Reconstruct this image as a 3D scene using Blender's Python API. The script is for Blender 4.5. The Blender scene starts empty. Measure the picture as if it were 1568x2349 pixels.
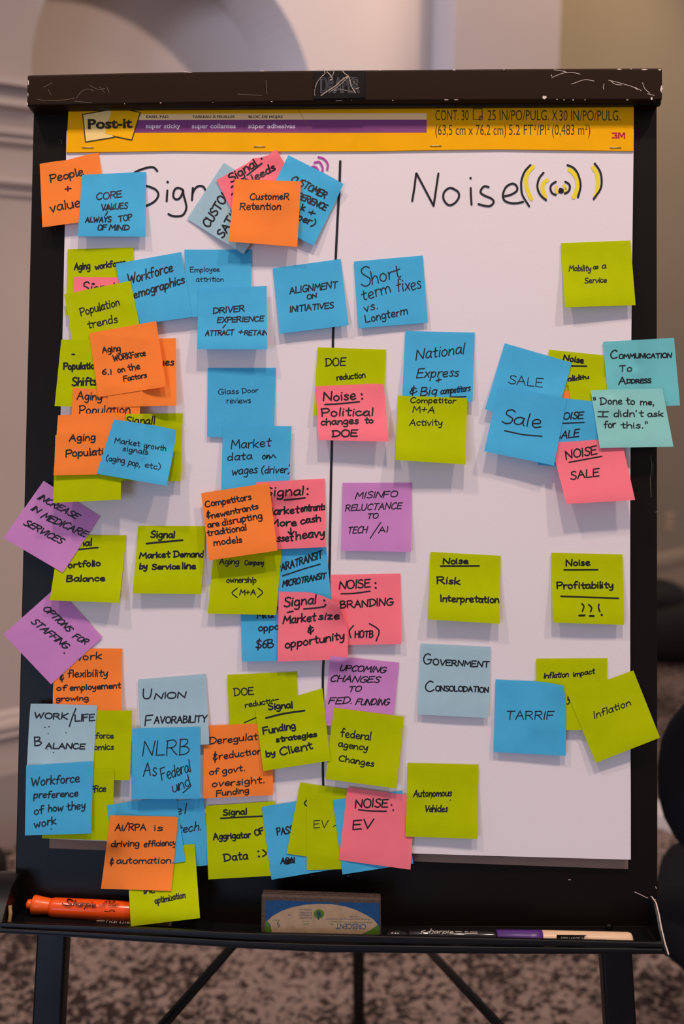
import bpy, bmesh, math, random
import numpy as np
from mathutils import Vector, Matrix

SC = bpy.context.scene
COL = SC.collection
PI = math.pi

# ------------------------------------------------------------------ camera and the easel's board frame
F = 2284.0; CX = 784.0; CY = 1174.5
LEAN = math.radians(12.0); EYE = 1.5
RV = np.array([3.10154188, 0.01368996, -0.04604519]); TV = np.array([-0.35006795, -0.46268574, 1.12825581])
def _rod(r):
    t = np.linalg.norm(r); k = r / t
    K = np.array([[0, -k[2], k[1]], [k[2], 0, -k[0]], [-k[1], k[0], 0]])
    return np.eye(3) + math.sin(t) * K + (1 - math.cos(t)) * K @ K
RB = _rod(RV)                      # board frame (u right, v up the board, w towards the room) -> camera
CB = -RB.T @ TV                    # camera position in the board frame
sL, cL = math.sin(LEAN), math.cos(LEAN)
B2W = np.array([[1, 0, 0], [0, sL, -cL], [0, cL, sL]], float)
OW = np.array([0, 0, EYE]) - B2W @ CB          # board origin (top left of the black panel) in the world
def bw(u, v, w):                   # board frame -> world
    return B2W @ np.array([u, v, w], float) + OW
def uv(px, py, w=0.0):             # where the line of sight meets the plane w of the board
    d = RB.T @ np.array([(px - CX) / F, (py - CY) / F, 1.0])
    t = (w - CB[2]) / d[2]
    return CB[0] + t * d[0], CB[1] + t * d[1]
def pt(px, py, w=0.0):
    u, v = uv(px, py, w); return Vector(bw(u, v, w))
EYEW = Vector((0, 0, EYE))
def ray(px, py):
    return Vector(B2W @ (RB.T @ np.array([(px - CX) / F, (py - CY) / F, 1.0])))
def onfloor(px, py, z=0.0):
    d = ray(px, py); return EYEW + d * ((z - EYE) / d.z)
def onplane(px, py, P, n):
    d = ray(px, py); return EYEW + d * ((P - EYEW).dot(n) / d.dot(n))

cam = bpy.data.cameras.new('camera'); co = bpy.data.objects.new('camera', cam); COL.objects.link(co)
cam.sensor_fit = 'VERTICAL'; cam.sensor_height = 36.0; cam.sensor_width = 24.0; cam.lens = F / 2349.0 * 36.0
xr = B2W @ (RB.T @ np.array([1, 0, 0])); yu = B2W @ (RB.T @ np.array([0, -1, 0])); zb = B2W @ (RB.T @ np.array([0, 0, -1]))
M = Matrix([[xr[i], yu[i], zb[i], 0] for i in range(3)] + [[0, 0, 0, 1]]); M.translation = EYEW
co.matrix_world = M
cam.dof.use_dof = True; cam.dof.focus_distance = 1.10; cam.dof.aperture_fstop = 3.2
cam.clip_start = 0.05
SC.camera = co

w_ = bpy.data.worlds.new('room_light'); SC.world = w_; w_.use_nodes = True
bg = w_.node_tree.nodes['Background']
bg.inputs[0].default_value = (1.0, 0.84, 0.82, 1); bg.inputs[1].default_value = 0.33
SC.view_settings.view_transform = 'Standard'; SC.view_settings.look = 'None'
SC.view_settings.gamma = 1.0; SC.view_settings.use_curve_mapping = False
SC.view_settings.exposure = 0.13

def lamp(name, kind, loc, target, energy, color, size=0.1, spot=None, sizey=None):
    l = bpy.data.lights.new(name, kind); l.energy = energy; l.color = color
    if kind == 'AREA':
        l.shape = 'RECTANGLE' if sizey else 'DISK'; l.size = size
        if sizey: l.size_y = sizey
    elif kind == 'SPOT':
        l.shadow_soft_size = size; l.spot_size = spot or 1.2; l.spot_blend = 0.6
    else: l.shadow_soft_size = size
    o = bpy.data.objects.new(name, l); COL.objects.link(o); o.location = loc
    o.rotation_euler = (Vector(target) - Vector(loc)).to_track_quat('-Z', 'Y').to_euler()
    return o
WARM = (1.0, 0.78, 0.66)
lamp('ceiling_downlight', 'SPOT', (-1.25, 0.30, 4.2), (0, 1.1, 1.3), 108, WARM, 0.08, 1.3)
lamp('ceiling_downlight', 'SPOT', (0.15, 0.10, 4.2), (0, 1.1, 1.3), 145, WARM, 0.08, 1.3)
lamp('ceiling_downlight', 'SPOT', (1.35, 0.25, 4.2), (0, 1.1, 1.3), 120, WARM, 0.08, 1.3)
lamp('window_fill_light', 'AREA', (-1.9, -3.2, 1.2), (-0.3, 1.2, 1.2), 42, (0.42, 0.62, 1.0), 1.5, sizey=1.5)
lamp('window_fill_light', 'SPOT', (-1.2, 1.4, 2.9), (0.42, 3.75, 2.5), 170, (0.58, 0.70, 1.0), 0.18, 0.75)  # added cool fill spot on pilaster side and niche reveal, not a window

# ------------------------------------------------------------------ materials
MATS = {}
def mat(name, col, rough=0.6, metal=0.0, spec=0.3, bump=None, bscale=200, var=0.0, vscale=3.0, emit=None):
    if name in MATS: return MATS[name]
    m = bpy.data.materials.new(name); m.use_nodes = True; nt = m.node_tree; b = nt.nodes['Principled BSDF']
    b.inputs['Base Color'].default_value = (*col, 1); b.inputs['Roughness'].default_value = rough
    b.inputs['Metallic'].default_value = metal; b.inputs['Specular IOR Level'].default_value = spec
    if bump or var:
        tc = nt.nodes.new('ShaderNodeTexCoord')
    if bump:
        n = nt.nodes.new('ShaderNodeTexNoise'); n.inputs['Scale'].default_value = bscale; n.inputs['Detail'].default_value = 4
        bp = nt.nodes.new('ShaderNodeBump'); bp.inputs['Strength'].default_value = bump; bp.inputs['Distance'].default_value = 0.001
        nt.links.new(tc.outputs['Object'], n.inputs['Vector']); nt.links.new(n.outputs['Fac'], bp.inputs['Height'])
        nt.links.new(bp.outputs['Normal'], b.inputs['Normal'])
    if var:
        n = nt.nodes.new('ShaderNodeTexNoise'); n.inputs['Scale'].default_value = vscale; n.inputs['Detail'].default_value = 5
        r = nt.nodes.new('ShaderNodeValToRGB'); r.color_ramp.elements[0].position = 0.3; r.color_ramp.elements[1].position = 0.7
        r.color_ramp.elements[0].color = (*[c * (1 - var) for c in col], 1); r.color_ramp.elements[1].color = (*[min(1, c * (1 + var)) for c in col], 1)
        nt.links.new(tc.outputs['Object'], n.inputs['Vector']); nt.links.new(n.outputs['Fac'], r.inputs['Fac'])
        nt.links.new(r.outputs['Color'], b.inputs['Base Color'])
    MATS[name] = m; return m

def note_mat(name, col):
    m = mat(name, col, 0.85, 0, 0.08, bump=0.12, bscale=900, var=0.03, vscale=60)
    nt = m.node_tree; b = nt.nodes['Principled BSDF']; out = [n for n in nt.nodes if n.type == 'OUTPUT_MATERIAL'][0]
    tr = nt.nodes.new('ShaderNodeBsdfTranslucent'); tr.inputs[0].default_value = (*col, 1)      # light glows through the thin paper
    mx = nt.nodes.new('ShaderNodeMixShader'); mx.inputs[0].default_value = 0.14
    nt.links.new(b.outputs[0], mx.inputs[1]); nt.links.new(tr.outputs[0], mx.inputs[2]); nt.links.new(mx.outputs[0], out.inputs['Surface'])
    return m
NC = {
 'blue':   note_mat('blue_note_paper', (0.075, 0.46, 0.76)),
 'lblue':  note_mat('pale_blue_note_paper', (0.38, 0.58, 0.66)),
 'teal':   note_mat('teal_note_paper', (0.16, 0.56, 0.60)),
 'lteal':  note_mat('pale_teal_note_paper', (0.28, 0.66, 0.62)),
 'green':  note_mat('lime_note_paper', (0.47, 0.565, 0.0)),
 'orange': note_mat('orange_note_paper', (1.0, 0.255, 0.045)),
 'pink':   note_mat('pink_note_paper', (1.0, 0.21, 0.265)),
 'purple': note_mat('purple_note_paper', (0.62, 0.26, 0.60)),
}
INK = mat('black_marker_ink', (0.006, 0.005, 0.008), 0.5, 0, 0.3)
PAPER = mat('white_pad_paper', (0.76, 0.695, 0.72), 0.8, 0, 0.15, bump=0.1, bscale=250)

# ------------------------------------------------------------------ object helpers
def tag(o, label=None, cat=None, group=None, kind=None):
    if label: o['label'] = label
    if cat: o['category'] = cat
    if group: o['group'] = group
    if kind: o['kind'] = kind
    return o
def worldloc(o):
    v = Vector((0, 0, 0))
    while o: v += o.location; o = o.parent
    return v
def mesh_obj(name, verts, faces, m, parent=None, origin=None, smooth=False, mats=None, fm=None):
    base = worldloc(parent) if parent else Vector((0, 0, 0))
    if origin is None: origin = base if parent else sum((Vector(v) for v in verts), Vector()) / len(verts)
    origin = Vector(origin)
    me = bpy.data.meshes.new(name)
    me.from_pydata([tuple(Vector(v) - origin) for v in verts], [], faces); me.update()
    for mm in (mats or [m]): me.materials.append(mm)
    if fm:
        for p, i in zip(me.polygons, fm): p.material_index = i
    if smooth:
        for p in me.polygons: p.use_smooth = True
    o = bpy.data.objects.new(name, me); COL.objects.link(o)
    if parent: o.parent = parent
    o.location = origin - base
    return o
def empty(name, loc):
    o = bpy.data.objects.new(name, None); COL.objects.link(o); o.location = loc; o.empty_display_size = 0.05; return o
class MB:
    def __init__(s): s.v = []; s.f = []
    def add(s, v, f):
        k = len(s.v); s.v += [Vector(x) for x in v]; s.f += [tuple(i + k for i in q) for q in f]; return s
    def hexa(s, a, b):              # a, b: two quads (near, far), same winding
        return s.add(list(a) + list(b), [(0, 1, 2, 3), (7, 6, 5, 4), (0, 4, 5, 1), (1, 5, 6, 2), (2, 6, 7, 3), (3, 7, 4, 0)])
    def box(s, c, sx, sy, sz, ax=None):
        X, Y, Z = ax or (Vector((1, 0, 0)), Vector((0, 1, 0)), Vector((0, 0, 1))); c = Vector(c)
        q = lambda k: [c + X * (i * sx / 2) + Y * (j * sy / 2) + Z * (k * sz / 2) for i, j in ((-1, -1), (1, -1), (1, 1), (-1, 1))]
        return s.hexa(q(1), q(-1))
    def tube(s, pts, r, n=16, caps=True):
        pts = [Vector(p) for p in pts]; rr = r if isinstance(r, (list, tuple)) else [r] * len(pts)
        vs = []; prev = None
        for i, p in enumerate(pts):
            t = (pts[min(i + 1, len(pts) - 1)] - pts[max(i - 1, 0)])
            if t.length < 1e-9: t = prev_t
            t = t.normalized(); prev_t = t
            if prev is None: a = t.orthogonal().normalized()
            else: a = (prev - t * prev.dot(t)).normalized()
            prev = a; b = t.cross(a)
            vs += [p + (a * math.cos(2 * PI * k / n) + b * math.sin(2 * PI * k / n)) * rr[i] for k in range(n)]
        fs = []
        for i in range(len(pts) - 1):
            for k in range(n): fs.append((i * n + k, i * n + (k + 1) % n, (i + 1) * n + (k + 1) % n, (i + 1) * n + k))
        if caps: fs.append(tuple(range(n - 1, -1, -1))); fs.append(tuple((len(pts) - 1) * n + k for k in range(n)))
        return s.add(vs, fs)
    def build(s, name, m, parent=None, bevel=0, smooth=False, seg=2, **k):
        o = mesh_obj(name, s.v, s.f, m, parent, smooth=smooth, **k)
        bm = bmesh.new(); bm.from_mesh(o.data); bmesh.ops.recalc_face_normals(bm, faces=bm.faces); bm.to_mesh(o.data); bm.free()
        if bevel:
            md = o.modifiers.new('bevel', 'BEVEL'); md.width = bevel; md.segments = seg; md.limit_method = 'ANGLE'; md.angle_limit = 0.6
            for p in o.data.polygons: p.use_smooth = True
            md2 = o.modifiers.new('wn', 'WEIGHTED_NORMAL'); md2.keep_sharp = True
        return o

# ------------------------------------------------------------------ pen strokes: flat ribbons of ink laid on a surface
def catmull(p, step=2.0, closed=False):
    p = [np.array(q, float) for q in p]
    if len(p) < 3: return p
    P = [2 * p[0] - p[1]] + p + [2 * p[-1] - p[-2]]
    out = []
    for i in range(1, len(P) - 2):
        a, b, c, d = P[i - 1:i + 3]
        n = max(2, min(10, int(np.linalg.norm(c - b) / step)))
        for k in range(n):
            t = k / n
            out.append(0.5 * ((2 * b) + (-a + c) * t + (2 * a - 5 * b + 4 * c - d) * t * t + (-a + 3 * b - 3 * c + d) * t ** 3))
    out.append(p[-1]); return out
def ribbon(strokes, width):
    V = []; Fc = []
    for s in strokes:
        w = width
        if isinstance(s, tuple) and len(s) == 2 and isinstance(s[1], (int, float)) and isinstance(s[0], list): s, w = s
        s = [np.array(q, float) for q in s]
        q = [s[0]]
        for x in s[1:]:
            if np.linalg.norm(x - q[-1]) > 0.25: q.append(x)
        if len(q) == 1: q.append(q[0] + np.array([0.4, 0.2]))
        q2 = [q[0]]
        for a, b in zip(q, q[1:]):
            m_ = max(1, int(np.linalg.norm(b - a) / 3.0 + .5))
            q2 += [a + (b - a) * (k / m_) for k in range(1, m_ + 1)]
        q = q2
        n = len(q); r = w / 2; k0 = len(V)
        T = []
        for i in range(n):
            a = q[i] - q[i - 1] if i else q[1] - q[0]; b = q[i + 1] - q[i] if i < n - 1 else a
            a = a / (np.linalg.norm(a) + 1e-9); b = b / (np.linalg.norm(b) + 1e-9); t = a + b
            if np.linalg.norm(t) < 0.5: t = b
            T.append(t / np.linalg.norm(t))
        for i in range(n):
            nn = np.array([-T[i][1], T[i][0]]); V.append(q[i] + nn * r); V.append(q[i] - nn * r)
        for i in range(n - 1): a = k0 + 2 * i; Fc.append((a, a + 1, a + 3, a + 2))
        for (c, t, sg) in ((q[0], T[0], -1), (q[-1], T[-1], 1)):
            nn = np.array([-t[1], t[0]]); k = len(V)
            for j in range(7):
                an = -PI / 2 + PI * j / 6; V.append(c + (t * sg * math.cos(an) + nn * math.sin(an)) * r)
            Fc.append(tuple(range(k, k + 7)))
        for i in range(1, n - 1):      # round joins at sharp corners
            a = q[i] - q[i - 1]; b = q[i + 1] - q[i]
            if a.dot(b) < 0.7 * np.linalg.norm(a) * np.linalg.norm(b):
                k = len(V)
                for j in range(8): V.append(q[i] + r * np.array([math.cos(j * PI / 4), math.sin(j * PI / 4)]))
                Fc.append(tuple(range(k, k + 8)))
    return V, Fc
def ink(name, strokes, width, surf, m, parent, **k):
    V, Fc = ribbon(strokes, width)
    o = mesh_obj(name, [surf(v[0], v[1]) for v in V], Fc, m, parent)
    if 'scratch' in name or 'shred' in name: o['kind'] = 'stuff'
    return o

# single-stroke hand font: x,y in tenths of the cap height; '~' = smooth stroke
G = {
'A': (7, "0,0 3.4,10 6.8,0|1.1,3.8 5.8,4"), 'B': (6, "0,10 .2,0|~0,9.6 3.8,9.6 4.8,7.8 3,5.6 .6,5.2|~.6,5.2 4.4,4.8 6,2.6 4,.4 0,0"),
'C': (6.3, "~6.2,8.4 4.4,10 1.6,8.6 0,5 1,1.2 3.4,0 6.3,1.4"), 'D': (6.8, "0.4,9.6 .6,0|~-.6,9.6 3.6,9.8 6.8,6 5.2,1.6 -.2,0"),
'E': (5.6, "5.6,9.8 .2,9.6 0,0 5.8,.3|.2,5.2 4.8,5.4"), 'F': (5.6, "6,9.8 .2,9.6 0,0|.2,5.2 4.8,5.4"),
'G': (7, "~6.2,8.6 4.4,10 1.6,8.8 0,5 1,1.2 3.6,0 6.4,1.4 6.8,4.2|3.8,4.4 7.4,4.2"), 'H': (6.4, "0,10 .2,0|6.2,10 6.2,0|.2,5.2 6.2,5.2"),
'I': (1, ".5,10 .4,0"), 'J': (4.5, "~4.4,10 4.3,3 3,.2 1,.3 0,2"), 'K': (6.2, "0,10 .1,0|6,9.8 .3,4.6 6.2,0"), 'L': (5.2, ".2,10 0,.2 5.4,.4"),
'M': (8, "0,0 1,9.8 4,3.6 7,9.8 8,0"), 'N': (6.8, "0,0 .4,9.8 6,0.2 6.8,10"), 'O': (7, "~3.4,10 1,8.6 0,5 1,1.2 3.6,0 6.2,1.4 7,5 6,8.6 3.2,10"),
'P': (5.6, "0,9.6 .3,0|~-.4,9.4 4,9.8 5.8,7.6 4.2,5 .4,4.6"), 'Q': (7, "~3.4,10 1,8.6 0,5 1,1.2 3.6,0 6.2,1.4 7,5 6,8.6 3.2,10|4,3 7.4,-1"),
'R': (6.4, ".2,9.6 .2,0|~-.4,9.4 4,9.8 5.6,7.6 4,5.2 .4,4.8|2.4,5 6.4,0"), 'S': (5.4, "~5.2,8.8 3.4,10 .8,8.8 .8,6.6 3,5.2 5.2,3.6 4.8,1 2.4,0 0,1.2"),
'T': (6.6, "0,9.6 6.8,9.9|3.4,9.8 3.2,0"), 'U': (6.4, "~0,10 .2,3 1.6,.4 4.2,.3 5.8,2.6 6.2,10"), 'V': (6.4, "0,10 3,0 6.6,10"), 'W': (9, "0,10 2,0 4.6,7.4 6.4,0 9,10"),
'X': (6.2, "0,10 6.2,0|6,10 .2,0"), 'Y': (6.2, "0,10 3,5 3,0|6.4,10 3,5"), 'Z': (6, ".2,10 6,9.8 0,.2 6.2,0"),
'a': (4.6, "~4.4,5.4 2.4,6.2 .4,4.4 .2,1.6 1.8,.1 3.6,1.4 4.4,5.2|~4.4,5.6 4.3,1.6 5,0"), 'b': (4.6, ".2,10 .2,.2|~.2,3.6 2,6 4.2,5 4.4,1.8 2.4,0 .2,1"),
'c': (4, "~4,5 2.4,6.1 .4,4.6 .2,1.8 1.8,.1 4.2,1"), 'd': (4.8, "~4.2,4.8 2.4,6 .4,4.2 .3,1.6 2,.1 4.2,1.8|4.6,10.4 4.4,0"),
'e': (4.4, "~.4,2.8 3.6,3.4 4,5 2.4,6.1 .5,4.6 .3,1.8 2,0 4.6,1"), 'f': (3.8, "~4.4,9.4 2.8,10.2 1.6,8.6 1.4,0|-.2,5.4 3.6,5.8"),
'g': (4.6, "~4.2,5.2 2.2,6.2 .3,4.4 .5,1.4 2.4,.6 4,2.4 4.3,5.4|~4.4,5.6 4.4,-1.4 3,-3.6 .4,-3"), 'h': (4.6, ".2,10.2 .2,0|~.2,3.2 2.4,6 4.2,4.8 4.5,0"),
'i': (1, ".3,6 .5,0|.5,8.4 .6,8.7"), 'j': (2, "~1.4,6 1.4,-2 0,-3.4|1.4,8.4 1.5,8.7"), 'k': (4.5, ".2,10 .2,0|4.2,6.2 .5,2.8 4.6,0"), 'l': (1, ".5,10.2 .5,0"),
'm': (7.6, ".3,6 .2,0|~.3,3.6 2.2,6 3.7,4.6 3.8,0|~3.8,3.6 5.8,6 7.3,4.6 7.6,0"), 'n': (4.6, ".3,6 .2,0|~.3,3.4 2.6,6.1 4.2,4.6 4.6,0"),
'o': (4.5, "~2.6,6.1 .6,5 .2,2 2,0 4,1.2 4.4,4 2.4,6.2"), 'p': (4.6, ".3,6 0,-3.8|~.2,3.4 2.2,6.1 4.3,4.6 3.8,1 1.8,0 .3,1.2"), 'q': (4.6, "~4.2,5.2 2.2,6.2 .3,4.4 .5,1.4 2.4,.4 4.2,2.6|4.4,6 4.2,-4 5.2,-2.6"),
'r': (3.4, ".3,6 .3,0|~.3,3 1.6,5.6 3.8,5.8"), 's': (3.6, "~3.6,5.2 2,6.2 .5,4.8 2.2,3.2 3.6,1.6 2.2,.1 0,.8"), 't': (3.6, "~1.8,9 1.7,2 2.4,.2 3.6,.6|-.2,5.8 3.8,6.2"),
'u': (4.6, "~.1,6 .2,2 1.6,.1 3.8,1.4 4.4,6|4.4,6 4.6,0"), 'v': (4.2, "0,6 1.9,0 4.2,6.2"), 'w': (6.4, "0,6 1.4,0 3.2,4.6 4.8,0 6.4,6.2"), 'x': (4.4, ".2,6 4.4,0|4.4,6.2 0,0"),
'y': (4.4, "~0,6 .8,2 2.4,1.6 4.2,5.8|~4.3,6 3.8,-1 2.4,-3.6 .4,-3"), 'z': (4, ".2,6 4,5.8 .2,.2 4.4,.3"),
'0': (5, "~2.6,10 .4,8 .2,3 2.4,0 4.8,3 4.6,8 2.4,10"), '1': (2, ".8,9.8 .8,0"), '2': (5, "~.4,8 2.4,10 4.6,8 3,4 0,0|0,0 5,.2"), '6': (5, "~4,10 1.4,7.4 .2,3 2,0 4.6,1.6 4,4.6 1.4,4.4 .3,2.4"),
'+': (5.4, "0,4.6 5.4,5|2.8,8 2.4,1.8"), '.': (1.6, ".6,.2 .9,.4"), ',': (1.8, "1,.8 .3,-2"), ':': (1.6, ".6,5.6 .8,5.9|.6,.6 .8,.9"), '-': (4, "0,4 4,4.2"), "'": (1.5, ".8,9.8 .6,7.6"),
'!': (2, ".8,10 .7,3|.7,.2 .9,.4"), '/': (5, "5.4,11 0,-1"), '(': (3, "~3,11 .6,7 .5,2 2.6,-1.6"), ')': (3, "~0,11 2.4,7 2.4,2 .2,-1.6"),
'$': (5.4, "~5.2,8.4 3.4,9.6 .8,8.6 .8,6.4 3,5 5.2,3.6 4.8,1.4 2.4,.4 0,1.4|2.9,11.4 2.4,-2"), '&': (5.6, "~5,6.6 2.6,8.4 1.2,6.4 3.2,5.2|~3.2,5.2 .4,3.6 1.4,1 4.2,1.6 5.4,3.2|2.8,10.4 2.4,-1.6"),
'@': (4.4, "0,6.8 5,6.8|0,0 5,0|2.5,6.8 2.5,0"), ' ': (3.4, ""), '"': (2.5, "0,10 .2,7.8|1.6,10.2 1.8,8"), '<': (3.6, "3.6,10 0,5 3.6,0"), '>': (3.6, "0,10 3.6,5 0,0"),
'K2': (0, ""),
}
def write(text, x0, y0, x1, y1, h, slant=0.08, jit=0.35, seed=0):
    rnd = random.Random(hash_s(text) + int(x0))
    gap = 1.5; adv = []; X = 0
    for ch in text:
        g = G.get(ch, G['o']); adv.append(X); X += g[0] + gap
    tot = max(0.5, X - gap)
    d = np.array([x1 - x0, y1 - y0], float); L = np.linalg.norm(d); e = d / L; up = np.array([e[1], -e[0]])
    if up[1] > 0: up = -up
    sx = L / tot; sy = h / 10.0; out = []
    prev_end = None
    for ch, a in zip(text, adv):
        g = G.get(ch, G['o'])
        if not g[1]: prev_end = None; continue
        first = True; last = None
        dy = rnd.uniform(-jit, jit); rot = rnd.uniform(-.06, .06); sc = rnd.uniform(.94, 1.06)
        for st in g[1].split('|'):
            sm = st.startswith('~'); st = st.lstrip('~'); P = []
            for q in st.split():
                x, y = map(float, q.split(',')); x += rnd.uniform(-.14, .14); y = y * sc + rnd.uniform(-.16, .16)
                x, y = x - rot * y, y + rot * (x - g[0] / 2) + dy
                P.append(np.array([x0, y0]) + e * (a + x) * sx + (up + e * slant) * y * sy)
            if first and prev_end is not None and ch in 'einruyam' and rnd.random() < .4:
                c_ = P[0] if ch not in 'acos' else P[0] - e * 2.2 * sx
                out.append(catmull([prev_end, prev_end + e * .35 * gap * sx + (c_ - prev_end) * .2, prev_end * .25 + c_ * .75 - up * .25 * sy, c_], 1.6))
            if first: first = False
            if not st.startswith('.') or last is None: last = P[-1]
            if sm: P = catmull(P, 1.6)
            elif len(P) == 2 and np.linalg.norm(P[1] - P[0]) > 6:     # a slight bow in straight pen strokes
                m_ = (P[0] + P[1]) / 2 + up * rnd.uniform(-.25, .25) * sy + e * rnd.uniform(-.3, .3) * sx
                P = catmull([P[0], m_, P[1]], 3)
            out.append(P)
        prev_end = last if (ch in 'aceiltu') else None
    return out
def hash_s(s):
    r = 7
    for c in s: r = (r * 31 + ord(c)) % 100003
    return r

# flat printed lettering from the built-in typeface, mapped onto a surface
def print_text(name, body, x0, y0, x1, y1, h, surf, m, parent, bold=0.0, outline=0, capref=0.729, flip=False):
    c = bpy.data.curves.new(name, 'FONT'); c.body = body; c.size = 1.0; c.offset = bold; c.resolution_u = 3
    if outline: c.fill_mode = 'NONE'
    o = bpy.data.objects.new(name, c); COL.objects.link(o)
    dg = bpy.context.evaluated_depsgraph_get(); dg.update()
    me = bpy.data.meshes.new_from_object(o.evaluated_get(dg)); bpy.data.objects.remove(o); bpy.data.curves.remove(c)
    vs = [v.co.copy() for v in me.vertices]; fs = [tuple(p.vertices) for p in me.polygons]; es = [tuple(e.vertices) for e in me.edges]
    bpy.data.meshes.remove(me)
    if not vs: return None
    xa = min(v.x for v in vs); xb = max(v.x for v in vs)
    d = np.array([x1 - x0, y1 - y0], float); L = np.linalg.norm(d); e = d / L; up = np.array([e[1], -e[0]]) * (-1 if flip else 1)
    if not flip and up[1] > 0: up = -up
    P = [np.array([x0, y0]) + e * ((v.x - xa) / (xb - xa) * L) + up * (v.y / capref * h) for v in vs]
    if outline:
        V, Fc = ribbon([[P[a], P[b]] for a, b in es], outline)
        return mesh_obj(name, [surf(v[0], v[1]) for v in V], Fc, m, parent)
    return mesh_obj(name, [surf(p[0], p[1]) for p in P], fs, m, parent)
def poly(name, pts, surf, m, parent):
    return mesh_obj(name, [surf(*p) for p in pts], [tuple(range(len(pts)))], m, parent)

# ------------------------------------------------------------------ the room
def wall_mat(name, col):
    return mat(name, col, 0.85, 0, 0.1, bump=0.15, bscale=120, var=0.04, vscale=1.5)
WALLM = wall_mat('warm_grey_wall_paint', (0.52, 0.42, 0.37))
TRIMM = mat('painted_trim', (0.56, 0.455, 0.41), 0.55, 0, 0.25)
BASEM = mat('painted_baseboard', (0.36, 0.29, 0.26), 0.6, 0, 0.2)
def carpet_mat():
    m = bpy.data.materials.new('mottled_carpet'); m.use_nodes = True; nt = m.node_tree; b = nt.nodes['Principled BSDF']
    b.inputs['Roughness'].default_value = 0.95; b.inputs['Specular IOR Level'].default_value = 0.05
    N = nt.nodes.new; L = nt.links.new
    tc = N('ShaderNodeTexCoord'); mp = N('ShaderNodeMapping'); mp.inputs['Scale'].default_value = (1, 1.0, 1); L(tc.outputs['Object'], mp.inputs['Vector'])
    n1 = N('ShaderNodeTexNoise'); n1.inputs['Scale'].default_value = 46; n1.inputs['Detail'].default_value = 5; n1.inputs['Roughness'].default_value = 0.62; n1.inputs['Distortion'].default_value = 0.9
    n2 = N('ShaderNodeTexNoise'); n2.inputs['Scale'].default_value = 3.5; n2.inputs['Detail'].default_value = 2
    n3 = N('ShaderNodeTexNoise'); n3.inputs['Scale'].default_value = 420; n3.inputs['Detail'].default_value = 2
    for n in (n1, n2): L(mp.outputs['Vector'], n.inputs['Vector'])
    L(tc.outputs['Object'], n3.inputs['Vector'])
    ad = N('ShaderNodeMath'); ad.operation = 'MULTIPLY_ADD'; ad.inputs[1].default_value = 0.3; L(n2.outputs['Fac'], ad.inputs[0]); L(n1.outputs['Fac'], ad.inputs[2])
    r = N('ShaderNodeValToRGB'); e = r.color_ramp.elements
    e[0].position = 0.595; e[0].color = (0.055, 0.038, 0.035, 1); e[1].position = 0.70; e[1].color = (0.41, 0.30, 0.255, 1)
    L(ad.outputs[0], r.inputs['Fac'])
    mx = N('ShaderNodeMix'); mx.data_type = 'RGBA'; mx.blend_type = 'MULTIPLY'; mx.inputs[0].default_value = 0.35
    L(r.outputs['Color'], mx.inputs[6]); L(n3.outputs['Color'], mx.inputs[7]); L(mx.outputs[2], b.inputs['Base Color'])
    bp = N('ShaderNodeBump'); bp.inputs['Strength'].default_value = 0.5; bp.inputs['Distance'].default_value = 0.004
    L(n3.outputs['Fac'], bp.inputs['Height']); L(bp.outputs['Normal'], b.inputs['Normal'])
    return m
fl = MB().box((0.5, 3.0, -0.02), 14, 14, 0.04).build('floor', carpet_mat()); tag(fl, kind='structure')

# wall with the arched niche: receding to the right
PA = onfloor(0, 1940)
yaw = math.atan2(-ray(CX, CY).x, ray(CX, CY).y)
ang = math.radians(33) + yaw
WD = Vector((math.cos(ang), math.sin(ang), 0)); WN = Vector((math.sin(ang), -math.cos(ang), 0))     # along the wall, out of the wall
UPZ = Vector((0, 0, 1))
def wp(t, h, n=0.0): return PA + WD * t + WN * n + UPZ * h
def wall_t(px, py): 
    q = onplane(px, py, PA, WN); return (q - PA).dot(WD), q.z
tL, hS = wall_t(73, 172)
tR, _ = wall_t(712, 200)
tR += 0.012
tP, _ = wall_t(992, 100)           # where the pilaster starts
RAD = (tR - tL) / 2; tC = (tL + tR) / 2
ND = 0.28; HT = 4.3; H0 = 0.85
def arch_pts(n=40): return [(tC + RAD * math.cos(PI - PI * k / n), hS + RAD * math.sin(PI * k / n)) for k in range(n + 1)]
AP = arch_pts()
m = MB()
m.add([wp(-2.6, 0), wp(tL, 0), wp(tL, HT), wp(-2.6, HT)], [(0, 1, 2, 3)])
m.add([wp(tR, 0), wp(tP + 0.02, 0), wp(tP + 0.02, HT), wp(tR, HT)], [(0, 1, 2, 3)])
m.add([wp(tL, 0), wp(tR, 0), wp(tR, H0), wp(tL, H0)], [(0, 1, 2, 3)])
k0 = len(AP)
m.add([wp(a, b) for a, b in AP] + [wp(a, HT) for a, b in AP], [(i, i + 1, k0 + i + 1, k0 + i) for i in range(k0 - 1)])
prof = [(tL, H0)] + AP + [(tR, H0)]
n_ = len(prof)
m.add([wp(a, b) for a, b in prof] + [wp(a, b, -ND) for a, b in prof], [(i, i + 1, n_ + i + 1, n_ + i) for i in range(n_ - 1)] + [(0, n_, 2 * n_ - 1, n_ - 1)])
m.add([wp(a, b, -ND) for a, b in prof], [tuple(range(n_))])
wl = m.build('wall_left', WALLM); tag(wl, kind='structure')
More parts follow.
